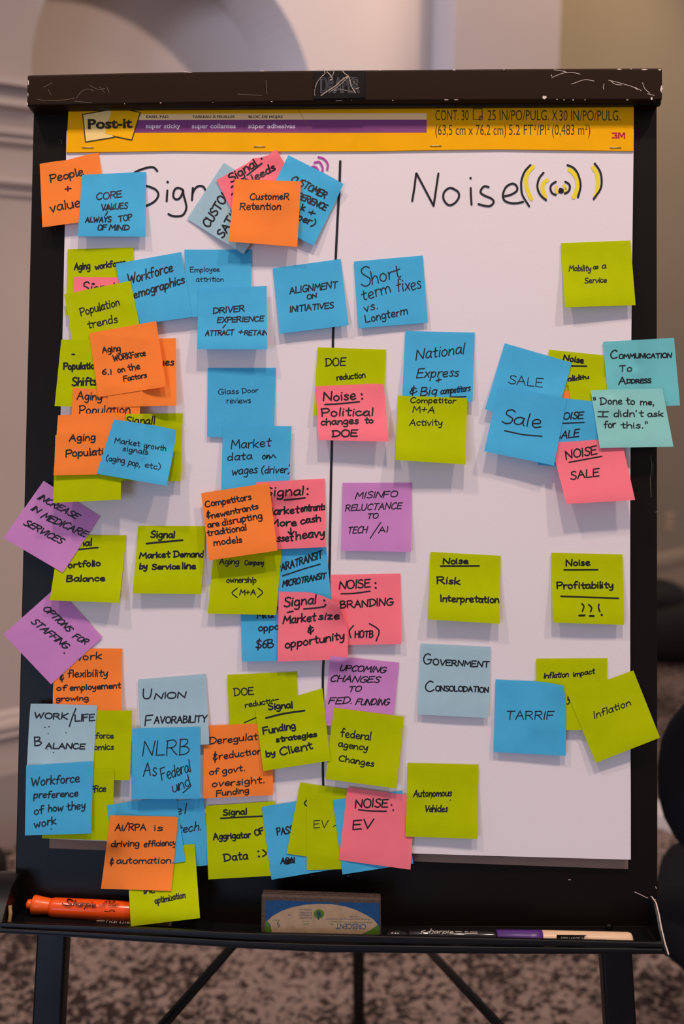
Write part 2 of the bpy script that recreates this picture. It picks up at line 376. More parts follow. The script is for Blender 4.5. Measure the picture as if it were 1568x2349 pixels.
# pilaster beyond the niche, and the far wall
PS = 0.115
tQ = None
q = onplane(1285, 100, wp(0, 0, PS), WN); tQ = (q - PA).dot(WD)
m = MB().hexa([wp(tP, 0, PS), wp(tQ, 0, PS), wp(tQ, HT, PS), wp(tP, HT, PS)], [wp(tP, 0, -0.6), wp(tQ, 0, -0.6), wp(tQ, HT, -0.6), wp(tP, HT, -0.6)])
pw = m.build('wall_back', WALLM, bevel=0.004); tag(pw, kind='structure')
PF = onfloor(1540, 1345); ang2 = math.radians(38) + yaw
FD = Vector((math.cos(ang2), math.sin(ang2), 0)); FN = Vector((math.sin(ang2), -math.cos(ang2), 0))
def fp(t, h, n=0.0): return PF + FD * t + FN * n + UPZ * h
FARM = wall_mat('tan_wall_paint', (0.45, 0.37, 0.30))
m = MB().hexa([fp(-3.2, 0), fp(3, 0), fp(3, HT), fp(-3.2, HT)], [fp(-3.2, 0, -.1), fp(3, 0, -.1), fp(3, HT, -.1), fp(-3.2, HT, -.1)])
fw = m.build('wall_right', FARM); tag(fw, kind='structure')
def strip(name, P, t0, t1, prof, m_, kind='structure'):
    # prof: (height, projection) outline swept along the wall
    a = [P(t0, h, n) for h, n in prof]; b = [P(t1, h, n) for h, n in prof]; k = len(prof)
    o = MB().add(a + b, [(i, (i + 1) % k, k + (i + 1) % k, k + i) for i in range(k)] + [tuple(range(k)), tuple(range(2 * k - 1, k - 1, -1))]).build(name, m_)
    tag(o, kind=kind); return o
def wh(py): return wall_t(10, py)[1]
# moulded cornice left of the niche (springing line), picture rail under it, panel moulding low on the wall
a, b, c, d, e = wh(190), wh(216), wh(250), wh(292), wh(326)
strip('trim_1', wp, -2.6, tL, [(a, 0.0), (a, .075), (a - .02, .078), (b + .01, .045), (b - .02, .05), (c, .055), (c - .01, .035), (d, .018), (d - .006, .026), (d - .02, .026), (e + .02, .012), (e, .018), (e - .012, 0)], TRIMM)
a, b = wh(407), wh(447)
strip('trim_2', wp, -2.6, tL, [(a, 0), (a - .004, .028), (a - .016, .03), (a - .03, .016), ((a + b) / 2, .012), (b, .010), (b - .01, 0)], TRIMM)
a, b = wh(1632), wh(1690)
strip('trim_3', wp, -2.6, tP, [(a + .004, 0), (a - .008, .012), (a - .022, .014), (a - .03, .028), (a - .045, .030), (b + .022, .016), (b + .006, .022), (b, .018), (b - .004, 0)], TRIMM)
a = wh(1757)
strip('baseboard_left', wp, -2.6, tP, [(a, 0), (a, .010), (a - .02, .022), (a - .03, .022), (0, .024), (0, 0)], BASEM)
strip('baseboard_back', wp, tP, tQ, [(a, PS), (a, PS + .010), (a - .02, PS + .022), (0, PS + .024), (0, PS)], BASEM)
def fh(py): return onplane(1540, py, PF, FN).z
a, b = fh(1262), fh(1288)
strip('baseboard_right', fp, -3.2, 3, [(a, 0), (a - .01, .02), (a - .03, .03), (b, .034), (b - .01, .012), (0, .014), (0, 0)], mat('cream_baseboard', (0.52, 0.42, 0.33), 0.55, 0, 0.2))
# wall socket above the far baseboard
q0 = onplane(1532, 1198, PF, FN)
s0 = empty('wall_socket', q0 + FN * 0.0); tag(s0, 'ivory wall socket plate above the baseboard at the far right', 'socket')
ax = (FD, FN, UPZ)
MB().box(q0 + FN * .004, .075, .008, .115, ax).build('plate', mat('ivory_plastic', (0.72, 0.55, 0.38), 0.4), s0, bevel=.002)
for dz in (.026, -.026):
    MB().box(q0 + FN * .010 + UPZ * dz, .034, .004, .030, ax).build('outlet', mat('ivory_plastic_dark', (0.50, 0.38, 0.27), 0.4), s0, bevel=.002)
# lights that wash the walls
nc = wp(tC, hS + .15, -ND)
lamp('wall_wash_light', 'SPOT', nc + (WD * .19 + WN * .28 + UPZ * .18) * 6.0, nc, 85, (1.0, 0.80, 0.66), 0.05, 0.8)
lamp('wall_wash_light', 'SPOT', fp(-.9, 3.9, 1.6), fp(-.9, 2.2, 0), 60, (1.0, 0.74, 0.36), 0.15, 1.5)

lamp('wall_wash_light', 'SPOT', wp(tQ + .1, 3.9, 1.3), wp(tQ - .25, 2.4, .1), 80, (1.0, 0.74, 0.56), 0.12, 1.1)  # added warm fill to brighten the pilaster face

# ------------------------------------------------------------------ the easel
METAL = mat('black_painted_metal', (0.0052, 0.0032, 0.0024), 0.40, 0, 0.16, bump=0.06, bscale=700)
METAL2 = mat('black_satin_tube', (0.004, 0.004, 0.005), 0.38, 0, 0.24)
CHIP = mat('chipped_bare_metal', (0.70, 0.58, 0.50), 0.5, 0, 0.3)
SCR = mat('scratched_paint', (0.16, 0.12, 0.09), 0.5, 0, 0.4)
V = lambda u, v, w=0.0: Vector(bw(u, v, w))
AU, AV, AW = Vector(B2W[:, 0]), Vector(B2W[:, 1]), Vector(B2W[:, 2])
TLp = uv(77, 236); TRp = uv(1506, 226); BRp = uv(1508, 2125); BLp = uv(32, 2125)
base = pt(770, 2300); base.z = 0
easel = empty('easel', base); tag(easel, 'black metal presentation easel with tray, holding the note-covered paper pad', 'easel')
def quad(ps, w): return [V(p[0], p[1], w) for p in ps]
pn = [TLp, TRp, BRp, BLp]
board = MB().hexa(quad(pn, 0.0), quad(pn, -0.018)).build('board_panel', METAL, easel, bevel=.0015)
# clamp bar over the top of the pad
ctop = [(62, 171), (250, 166.5), (444, 163), (784, 159.5), (1100, 157), (1519, 154.5)]
cbot = [(1519, 230), (1100, 231), (784, 232.5), (400, 237), (60, 242.5)]
co_ = [uv(x, y, .024) for x, y in ctop + cbot]; k = len(co_)
bar = MB().add([V(a, b, .024) for a, b in co_] + [V(a, b, -.022) for a, b in co_], [tuple(range(k)), tuple(range(2 * k - 1, k - 1, -1))] + [(i, (i + 1) % k, k + (i + 1) % k, k + i) for i in range(k)]).build('clamp_bar', mat('warm_sheen_bar_black', (0.017, 0.0075, 0.003), 0.42, 0, 0.1, bump=.05, bscale=700), easel, bevel=.0025)  # brown tint is the room's warm reflection put into the black
lipq = [uv(64, 243, .016), uv(1516, 231, .016), uv(1516, 239, .016), uv(70, 249, .016)]
MB().hexa(quad(lipq, .016), quad(lipq, .0086)).build('clamp_lip', METAL2, easel, bevel=.001)
SB = lambda x, y: pt(x, y, .0243)
chips = []
def blob(cx, cy, rx, ry, seed):
    r = random.Random(seed); return [(cx + rx * r.uniform(.3, 1.15) * math.cos(a), cy + ry * r.uniform(.3, 1.15) * math.sin(a)) for a in [2 * PI * k / 9 for k in range(9)]]
wear = MB()
for i, (x, y, a, b) in enumerate([(1248, 224, 5, 6), (1494, 226, 4, 4), (1516, 205, 3, 9), (1277, 228, 2, 1.6), (1293, 229, 1.6, 1.4), (1314, 229, 2, 1.5), (1341, 229, 1.6, 1.4), (1022, 229, 9, 1.2), (1047, 229, 8, 1.0), (1438, 229, 5, 1.2),
        (1264, 173, 1.2, 3), (368, 236, 2.6, 1.4), (286, 238, 1.3, 1), (488, 235, 1.4, 1), (623, 233, 3, 1.2), (776, 231, 8, 1.3), (806, 230, 1.6, 1.2), (900, 230, 2, 1), (63, 239, 1.8, 4), (64, 216, 1.3, 6), (65, 188, 1.3, 8),
        (1041, 158.5, 6, 1.3), (1420, 157.5, 5, 1.5), (1475, 158, 9, 2), (1512, 158.5, 4, 2), (870, 160, 2, 1), (425, 163.5, 6, 1), (434, 164, 8, .9), (600, 161.5, 14, .8), (1155, 157.7, 2, 1.2), (1447, 157, 2, 1.2)]):
    p = blob(x, y + (1.6 if y < 166 and a > 1.5 else 0), a, b, i); wear.add([SB(*q_) for q_ in p], [tuple(range(len(p)))])
wr = wear.build('paint_chips', CHIP, bar); tag(wr, kind='stuff')
sc_ = [[(1395, 184), (1412, 188), (1430, 193), (1450, 199), (1462, 206)], [(1399, 185), (1410, 193), (1425, 195)], [(1385, 192), (1383, 199), (1384, 205)], [(1270, 160), (1290, 163), (1300, 166)], [(1265, 178), (1290, 168), (1310, 166), (1330, 170)],
       [(1310, 193), (1340, 183), (1362, 186)], [(1473, 190), (1478, 203), (1490, 214)], [(1455, 200), (1470, 208)], [(1484, 215), (1500, 219)]]
ink('scratches', [catmull(s, 3) for s in sc_], 1.0, SB, CHIP, bar)
sc2 = [[(85, 228), (110, 231), (150, 229), (170, 225)], [(175, 226), (185, 212), (200, 204), (215, 208)], [(205, 196), (225, 205), (240, 203)], [(228, 199), (240, 212)], [(245, 200), (250, 212)], [(100, 200), (120, 190)], [(110, 205), (118, 218)], [(170, 232), (210, 236)], [(545, 216), (600, 219)], [(610, 185), (612, 215)]]
ink('scratches', [catmull(s, 3) for s in sc2], 0.8, SB, SCR, bar)
# maker's plate with peeling tape
pl = MB(); P4 = [uv(720, 163, .0262), uv(836, 161, .0262), uv(837, 225, .0262), uv(719, 227, .0262)]
pl.hexa(quad(P4, .0262), quad(P4, .0235)); plate = pl.build('name_plate', mat('gloss_black_plate', (0.004, 0.003, 0.003), 0.3, 0, 0.25), bar, bevel=.0008)
SPL = lambda x, y: pt(x, y, .0265)
print_text('embossed_letters', 'DRAPER', 735, 213, 824, 213, 38, SPL, mat('plate_lettering', (0.13, 0.13, 0.155), 0.4), plate, bold=.045, outline=0.9)
TAPE = mat('wrinkled_clear_tape', (0.33, 0.25, 0.19), 0.25, 0, 0.8, bump=0.6, bscale=700)
tp = [([(736, 219), (752, 208), (770, 196), (783, 184), (797, 175)], 2.6), ([(757, 210), (775, 198), (790, 185), (798, 176)], 1.6), ([(798, 173), (803, 186), (806, 199), (815, 213)], 2.4), ([(723, 200), (728, 187), (738, 175), (745, 168), (741, 160)], 1.8),
      ([(750, 165), (757, 172), (762, 180), (757, 184)], 3.0), ([(766, 161), (763, 172), (757, 176)], 1.6), ([(786, 164), (792, 170), (798, 174)], 2.2), ([(765, 207), (785, 206), (806, 211)], 1.0), ([(723, 200), (721, 210), (722, 220)], 1.0), ([(815, 204), (824, 201)], 1.4), ([(725, 161), (742, 160)], .8), ([(765, 161), (779, 161)], .8), ([(808, 186), (820, 197)], .8)]
ink('tape_shreds', [(catmull(s, 2), w * .85) for s, w in tp], 2, lambda x, y: pt(x, y, .0268), TAPE, plate)

# tray: bent sheet-metal shelf with a double front lip
def trayline(tab, px):
    for (a, b), (c, d) in zip(tab, tab[1:]):
        if px <= c: return b + (d - b) * (px - a) / (c - a)
    return tab[-1][1]
T1 = [(-70, 2113), (0, 2118), (280, 2128), (560, 2141), (840, 2147), (1120, 2153), (1525, 2163)]
T2 = [(-70, 2133), (0, 2139), (160, 2148), (560, 2174), (745, 2183), (1120, 2186.5), (1522, 2187.5)]
xs = [-70, 0, 70, 160, 280, 420, 560, 650, 745, 840, 980, 1120, 1320, 1522]
WF = .062
def lipbar(name, off0, off1, w0, w1, bev, x1=1522):
    vs = []; X = [x for x in xs if x < x1] + [x1]
    for x in X:
        a = trayline(T1, x); b = trayline(T2, x); ya = a + (b - a) * off0; yb = a + (b - a) * off1
        ua, va = uv(x, ya, w0); ub, vb = uv(x, yb, w0)
        vs += [V(ua, va, w0), V(ua, va, w1), V(ub, vb, w1), V(ub, vb, w0)]
    fs = []
    for i in range(len(X) - 1):
        for k in range(4): fs.append((4 * i + k, 4 * i + (k + 1) % 4, 4 * i + 4 + (k + 1) % 4, 4 * i + 4 + k))
    fs += [(0, 1, 2, 3), tuple(4 * (len(X) - 1) + k for k in (3, 2, 1, 0))]
    return MB().add(vs, fs).build(name, METAL2, easel, bevel=bev)
lipbar('tray_rail', 0.0, 0.48, WF, WF - .006, .0012)
lipbar('tray_channel', 0.58, 1.0, WF + .001, WF - .008, .0012, 1520)
# shelf
vs = []
for x in xs:
    ua, va = uv(x, trayline(T2, x) - 2, WF); vs += [V(ua, va, WF), V(ua, va, -.018), V(ua, va - .0015, -.018), V(ua, va - .0015, WF)]
fs = []
for i in range(len(xs) - 1):
    for k in range(4): fs.append((4 * i + k, 4 * i + (k + 1) % 4, 4 * i + 4 + (k + 1) % 4, 4 * i + 4 + k))
fs += [(0, 1, 2, 3), tuple(4 * (len(xs) - 1) + k for k in (3, 2, 1, 0))]
MB().add(vs, fs).build('tray_shelf', METAL2, easel)
for px_, nm in ((-62, 'tray_bracket'), (1524, 'tray_bracket')):      # shaped end plates
    ut, vt = uv(px_, trayline(T2, px_), WF)
    pr = [(-.016, .0), (-.016, .030), (.004, .037), (.020, .036), (.030, .028), (.038, .018), (.052, .006), (.064, .0), (.064, -.002), (-.016, -.002)]
    if px_ < 0: pr = [(-.016, .0), (-.016, .036), (.012, .042), (.034, .036), (.050, .022), (.062, .008), (.062, -.002), (-.016, -.002)]
    k = len(pr); du = .003 if px_ > 0 else .030
    A_ = [V(ut + (.0), vt + v, w) for w, v in pr]; B_ = [V(ut + du, vt + v, w) for w, v in pr]
    o = MB().add(A_ + B_, [tuple(range(k)), tuple(range(2 * k - 1, k - 1, -1))] + [(i, (i + 1) % k, k + (i + 1) % k, k + i) for i in range(k)]).build(nm, METAL2, easel, bevel=.0008)
    if px_ > 0:
        e_ = [V(ut + du + .0003, vt + v, w) for w, v in pr[1:8]]
        MB().tube(e_, .0007, 6).build('worn_edge', CHIP, o)
    else:
        MB().tube([V(ut + .032, vt + .020, .045), V(ut + .0335, vt + .012, .047), V(ut + .0325, vt + .002, .048)], .002, 8).build('worn_edge', mat('worn_edge_tan', (.35, .22, .10), .5), o)
# legs
def sqleg(name, p0, p1, wx, wy, bev=.003):
    p0 = Vector(p0); p1 = Vector(p1); d = (p1 - p0).normalized(); X = (Vector((1, 0, 0)) - d * d.x).normalized(); Y = d.cross(X)
    q = lambda p: [p + X * (i * wx / 2) + Y * (j * wy / 2) for i, j in ((-1, -1), (1, -1), (1, 1), (-1, 1))]
    o = MB().hexa(q(p0), q(p1)).build(name, METAL2, easel, bevel=bev); return o
def down(pa, pb, w, z=0.012):      # extend the line through two sighted points on plane w to the floor
    a = pt(*pa, w); b = pt(*pb, w); t = (z - a.z) / (b.z - a.z); return a + (b - a) * t
legs = []
for top, p2, p3 in (((118, 300), (123, 2165), (113, 2349)), ((1424, 300), (1410, 2190), (1420, 2349))):
    f_ = down(p2, p3, .008); a = pt(p2[0], 2050, -.022); a = pt(*p2, .008) + (pt(*p2, .008) - f_).normalized() * .02
    L_ = sqleg('front_leg', a, f_, .032, .022)
    MB().box(f_ + UPZ * -.0, .040, .034, .024).build('rubber_foot', mat('black_rubber', (.01, .01, .01), .8), L_, bevel=.004)
    legs.append((a, f_))
r0 = pt(812, 400, -.03); r1 = pt(813, 2300, -.03)
dd = (r1 - r0); rp = V(uv(812, 500, -.03)[0], -.10, -.03); rear_foot = Vector((rp.x + .004, rp.y + .78, .012))
RL = sqleg('rear_leg', rp, rear_foot, .024, .020)
MB().box(rear_foot, .032, .030, .024).build('rubber_foot', MATS['black_rubber'], RL, bevel=.004)
def at_ray(px, py, A, B):          # the point of leg A-B that is seen at height py (closest to the sight line)
    best = None
    for k in range(1001):
        p = A.lerp(B, k / 1000); c = RB @ (np.linalg.inv(B2W) @ (np.array(p) - OW) - CB)
        y = CY + F * c[1] / c[2]
        if best is None or abs(y - py) < best[0]: best = (abs(y - py), p)
    return best[1]
for (fa, ff), (x0, y0), (x1, y1), ty in ((legs[0], (530, 2175), (375, 2349), 2668), (legs[1], (985, 2180), (1130, 2349), 2668)):
    d_ = ff - fa; s_ = [fa + d_ * k / 40 for k in range(41)]
    A_ = at_ray(0, ty, fa, ff + (ff - fa) * .5)
    # upper end: on the rear leg, placed so that the rod passes the sighted line
    best = None
    for k in range(400):
        p = rp.lerp(rear_foot, k / 400); err = 0
        for (x, y) in ((x0, y0), (x1, y1)):
            n = (A_ - EYEW).cross(p - EYEW).normalized(); err += abs(ray(x, y).normalized().dot(n))
        if best is None or err < best[0]: best = (err, p)
    MB().tube([A_, best[1]], .0065, 12).build('brace_rod', METAL2, easel, smooth=True)
# screws low on the board
for x, y in ((716, 2008), (800, 2010), (1396, 2127)):
    q = pt(x, y, .0005); MB().tube([q, q + AW * .002], [.0042, .0028], 12).build('screw', METAL2, easel, smooth=True)
SP = lambda x, y: pt(x, y, .0004)
ink('scratches', [catmull([(1455, 2046), (1470, 2053), (1485, 2060), (1503, 2064)], 3), [(1503, 2034), (1504.5, 2038)], [(1303, 2018), (1308, 2018)]], 1.3, SP, CHIP, board)
ink('scratches', [catmull([(1492, 1045), (1494, 1070), (1491, 1100), (1493, 1140)], 4), catmull([(1497, 1060), (1497, 1090)], 4), [(137, 320), (142, 324), (140, 330)], [(1502, 1175), (1507, 1174)]], 0.9, SP, SCR, board)
# darker recessed strip under the clamp, left and right
# ------------------------------------------------------------------ the easel pad
SW = .006
pad = empty('easel_pad', pt(784, 1960, 0)); tag(pad, 'large white easel pad with yellow binding strip and hand-drawn Signal and Noise headings', 'paper pad')
CARD = mat('brown_cardboard', (0.26, 0.17, 0.135), 0.85, 0, 0.1, bump=.2, bscale=300, var=.06, vscale=30)
cq = [uv(158, 250, .002), uv(1450, 240, .002), uv(1440, 1994, .002), uv(113, 1946, .002)]
MB().hexa(quad(cq, .0025), quad(cq, .0006)).build('cardboard_backing', CARD, pad, bevel=.0005)
# front sheet, curling slightly forward at the foot
def sheet_w(t): return SW + .004 * max(0, (t - .72) / .28) ** 2
def sheet_pt(s, t):
    left = 152.5 - 39.5 * t + 4 * math.sin(t * 3.1) * (1 - t); 
    right = 1453 - 7 * min(1, t / .85) - (4 * math.sin(PI * min(1, t / .9)) if t > 0 else 0)
    top = 300 + (-2) * s; botm = 1924 + 48 * s + 4 * math.sin(PI * s)
    return left + (right - left) * s, top + (botm - top) * t
NS = 36; vs = []
for j in range(NS + 1):
    for i in range(NS + 1):
        s, t = i / NS, j / NS; x, y = sheet_pt(s, t); w = sheet_w(t) + .0004 * math.sin(s * 9 + t * 3) * t; vs.append(pt(x, y, w))
fs = [(j * (NS + 1) + i, j * (NS + 1) + i + 1, (j + 1) * (NS + 1) + i + 1, (j + 1) * (NS + 1) + i) for j in range(NS) for i in range(NS)]
sheet = mesh_obj('paper_sheet', vs, fs, PAPER, pad, smooth=True)
vs2 = [v - AW * .0012 for v in vs]
mesh_obj('under_sheets', vs2, fs, PAPER, pad, smooth=True)
SS = lambda x, y: pt(x, y, SW + .0006 + .004 * max(0, ((y - 300) / 1640 - .72) / .28) ** 2)
H = [catmull([(360.6, 392), (354, 385), (345, 383), (325, 388), (305, 398), (300, 410), (318, 422), (339, 427), (357, 435), (363, 447), (355, 461), (337, 471), (318, 474)]),
     [(383.6, 437), (382.6, 450), (382, 461)], ([(384, 417), (384.5, 417.5)], 5.5),
     catmull([(418, 434.4), (409, 430.6), (402, 433), (398, 441), (397.6, 452), (405, 457.3), (413, 453), (418.5, 442), (419.5, 436)]),
     catmull([(419.5, 436), (421, 448), (425, 462), (427, 478), (419, 493), (404, 496), (392, 494), (386, 490.5)]),
     [(442, 431), (441, 445), (440, 458.6)], catmull([(441, 445), (446, 434), (454, 427), (464, 427), (470, 434), (474, 448), (478, 461)])]
Hn = [catmull([(954, 398), (950, 430), (945, 460.6)]), catmull([(955, 398), (974, 436), (994, 472), (999, 436), (1005, 398)]) if 0 else [(955, 398), (994, 472), (1005, 398)],
      catmull([(1040, 433), (1030, 431), (1018, 441), (1017, 457), (1028, 470), (1042, 466), (1052, 452), (1050, 440), (1038, 432)]),
      [(1079, 431), (1079.5, 450), (1081, 469)], ([(1078.5, 408), (1079, 408.6)], 5),
      catmull([(1120, 429), (1111, 427), (1104, 433), (1102, 442), (1112, 449), (1126, 455), (1132, 463), (1124, 472), (1112, 472), (1097, 468)]),
      catmull([(1156, 450), (1172, 446), (1185, 437), (1184, 426), (1174, 421), (1160, 429), (1153, 446), (1156, 459), (1168, 465), (1183, 466), (1199, 463)]),
      catmull([(1216, 378.5), (1203, 393), (1195.6, 413), (1195, 430), (1198, 448), (1213, 473)]), catmull([(1246, 396), (1236, 409), (1232, 428), (1238, 446), (1251.7, 459)]),
      catmull([(1274, 416.7), (1264, 424), (1262, 434), (1266, 443), (1274, 447)]), catmull([(1284, 433), (1290, 435), (1289, 441), (1282, 440), (1284, 433)]), ([(1286, 437), (1287, 438)], 6),
      catmull([(1296, 416.7), (1304, 422), (1306.5, 430), (1303, 439), (1295, 443.8)]), catmull([(1301, 378.5), (1316, 386), (1326, 402), (1331, 426), (1325, 452.4)]),
      catmull([(1363.4, 375), (1374, 390), (1379, 408), (1377, 432), (1361, 456.5)])]
ink('heading_writing', H, 4.6, SS, INK, sheet)
ink('heading_writing', Hn, 4.6, SS, INK, sheet)
ink('dividing_line', [catmull([(780, 370), (778, 430), (774, 500), (769.5, 595), (766, 680), (764, 750), (762, 860), (760.6, 1016), (759, 1090), (757, 1200), (754.5, 1330), (748, 1430), (741.5, 1517), (740, 1580), (740, 1749), (741, 1802)], 12)], 5.4, SS, INK, sheet)
ink('purple_arcs', [catmull(s) for s in ([(711, 386), (718, 382), (725, 384), (730, 392)], [(721, 373), (731, 371), (737, 378), (739.5, 386), (739, 394)], [(730, 360.4), (740, 363), (748, 370), (751.6, 379), (750, 389)])], 4.6, lambda x, y: SS(x, y) + AW * .0001, mat('purple_marker_ink', (.42, .045, .36), .6), sheet)
ink('yellow_arcs', [(catmull([(1222, 382.5), (1209, 398), (1206, 416), (1209, 436), (1218, 456)]), 9), (catmull([(1254, 413), (1246, 420), (1243.5, 433), (1250, 451)]), 9), ([(1275, 428), (1275, 435), (1277, 441)], 7), (catmull([(1306, 389), (1318, 401), (1324, 417), (1322, 436), (1315, 452)]), 10), (catmull([(1360, 384), (1368, 397), (1371, 416), (1370, 436), (1365, 450)]), 9), ([(1293, 425), (1297, 433), (1295, 438)], 6)], 8, lambda x, y: SS(x, y) - AW * .00015, mat('yellow_highlighter_ink', (.80, .66, .03), .6), sheet)
# yellow binding strip with its print
YW = .0078
bpts = [(157, 249), (300, 247), (600, 244), (900, 241), (1200, 239), (1453, 237), (1452.5, 346), (1300, 344.5), (1150, 342.5), (1000, 344), (850, 346.5), (720, 347), (560, 347.5), (400, 346), (280, 348), (152, 349.5)]
top_ = bpts[:6]; bot_ = bpts[6:]
band = MB(); kf = [V(*uv(x, y, YW), YW) for x, y in bpts]; kb = [V(*uv(x, y, YW), .0025) for x, y in bpts]; nb = len(bpts)
band.add(kf + kb, [tuple(range(nb)), tuple(range(2 * nb - 1, nb - 1, -1))] + [(i, (i + 1) % nb, nb + (i + 1) % nb, nb + i) for i in range(nb)])
strip_ = band.build('binding_strip', mat('yellow_card', (0.84, 0.40, 0.0), 0.6, 0, 0.08, var=.03, vscale=40), pad)
def SY(k): return lambda x, y: pt(x, y, YW + .00012 * k)
cream = mat('cream_print', (.97, .66, .33), .55, 0, .1); purp = mat('purple_print', (.21, .045, .19), .5); blk = mat('black_print', (.03, .018, .008), .5); lil = mat('lilac_print', (.85, .68, .80), .55); yel = mat('bright_yellow_print', (.90, .46, .004), .6, 0, .08); red = mat('red_print', (.50, .01, .015), .5)
poly('printed_band', [(315, 262), (500, 260.5), (978, 259.5), (978, 274.5), (500, 275), (312, 275.5)], SY(1), cream, strip_)
poly('printed_band', [(312, 275.5), (500, 275), (700, 274.5), (978, 274.5), (978, 304), (700, 304.6), (500, 303.5), (305, 304.5)], SY(1), purp, strip_)
poly('logo_square', [(189, 262.5), (258.6, 250), (258.6, 315), (196, 325.5)], SY(2), mat('pale_yellow_print', (.86, .62, .22), .5), strip_)
poly('logo_square', [(258.6, 245), (321.6, 258), (302, 321), (240.7, 306)], SY(3), yel, strip_)
ink('logo_outline', [[(189.3, 262.5), (255.6, 251), (258.6, 245), (321.6, 258), (302, 321), (262.3, 312.8), (261.3, 314.8), (196, 325.5), (189.3, 262.5)]], 2.2, SY(4), blk, strip_)
print_text('logo_lettering', 'Post-it', 201.5, 295, 303.5, 292.5, 22.5, SY(5), blk, strip_, bold=.035)
for s, x0, x1 in (('EASEL PAD', 335.5, 386), ('TABLEAU À FEUILLES', 441, 537.5), ('BLOC DE HOJAS', 570, 648)): print_text('lettering', s, x0, 270.8, x1, 270.8, 6.4, SY(2), blk, strip_, bold=.018)
for s, x0, x1 in (('super sticky', 334, 413.5), ('super collantes', 439.5, 540.5), ('súper adhesivas', 569, 677)): print_text('lettering', s, x0, 294, x1, 294, 10.4, SY(2), lil, strip_, bold=.02)
for l_ in ([(429.4, 278), (429, 300)], [(560.8, 277.5), (560.4, 299.5)]): ink('divider', [l_], .9, SY(2), mat('dark_purple_print', (.10, .02, .09), .5), strip_)
for s, x0, x1, y in (('CONT. 30', 998, 1074, 276), ('25 IN/PO/PULG.', 1118, 1258, 276), ('X', 1265, 1277.5, 276.3), ('30 IN/PO/PULG.', 1282.5, 1422, 276.6), ('(63,5 cm x 76,2 cm)', 998, 1160, 309.5), ('5.2 FT²/PI²', 1166.5, 1260, 309.3), ('(0,483 m²)', 1265.5, 1353, 309.2)):
    print_text('lettering', s, x0, y, x1, y, 25, SY(1), blk, strip_, bold=-.004)
ink('sheet_symbol', [[(1085, 250), (1105, 249.5), (1105.5, 267), (1098, 274.5), (1085, 274.5), (1085, 250)], [(1098, 274.5), (1099, 267.5), (1105.5, 267)], [(1098, 275), (1105.5, 275), (1105.5, 267)]], 1.6, SY(1), blk, strip_)
ink('logo_lettering', [[(1404, 305.5), (1414, 305.5), (1410, 311), (1414, 311.5), (1414.5, 316), (1404, 316)]], 3.4, SY(1), red, strip_)
ink('logo_lettering', [[(1418.5, 317), (1418.5, 305.5), (1420.5, 305.5), (1425, 314), (1429.5, 305.5), (1431.5, 305.5), (1431.5, 317)]], 3.6, SY(1), red, strip_)
STEEL = mat('steel_wire', (.62, .58, .50), .3, 1.0)
for x, y in ((201, 338), (595, 336), (999, 334), (1411, 338)):
    a, b = pt(x - 13, y, YW + .0006), pt(x + 13, y, YW + .0006)
    MB().tube([a - AW * .001, a, b, b - AW * .001], .00042, 8).build('staple', STEEL, strip_, smooth=True)
ink('crease', [[(681, 246), (690, 262), (700, 280), (709, 299)]], .7, SY(3), mat('crease_brown', (.35, .20, .05), .6), strip_)

# ------------------------------------------------------------------ sticky notes
HM_U0, HM_V0, HM_S = -.12, .06, 1000.0
HMW, HMH = 1020, 1160
hm = np.zeros((HMH, HMW))
_jj, _ii = np.mgrid[0:HMH, 0:HMW]
ua, va = uv(115, 347); ub, vb = uv(1453, 347); _, vc = uv(780, 1940)
hm[(_ii / HM_S + HM_U0 > uv(130, 1100)[0] - .004) & (_ii / HM_S + HM_U0 < ub) & (HM_V0 - _jj / HM_S < va + .05) & (HM_V0 - _jj / HM_S > vc)] = SW + .0010
_tv = np.clip(((HM_V0 - _jj / HM_S) - va) / (vc - va), 0, 1)
hm[hm > 0] += (.0045 * np.clip((_tv - .66) / .34, 0, 1) ** 2)[hm > 0]
def uvn(X, Y, Wv):
    d = np.stack([(X - CX) / F, (Y - CY) / F, np.ones_like(X)], -1) @ RB      # = RB^T d
    t = (Wv - CB[2]) / d[..., 2]
    return CB[0] + t * d[..., 0], CB[1] + t * d[..., 1]
def dilate():
    p_ = np.pad(hm, 2, mode='edge'); r = hm.copy()
    for dj in range(5):
        for di in range(5): r = np.maximum(r, p_[dj:dj + HMH, di:di + HMW])
    return r
def hlook(U, Vv):
    i = np.clip(((U - HM_U0) * HM_S).astype(int), 0, HMW - 1); j = np.clip(((HM_V0 - Vv) * HM_S).astype(int), 0, HMH - 1); return hmd[j, i]
def blur(h):
    p = np.pad(h, 1, mode='edge'); return (p[:-2, 1:-1] + p[2:, 1:-1] + p[1:-1, :-2] + p[1:-1, 2:] + 2 * h) / 6
NN = 30
CORN = {'tl': (0, 0), 'tr': (1, 0), 'br': (1, 1), 'bl': (0, 1)}
nlist = []
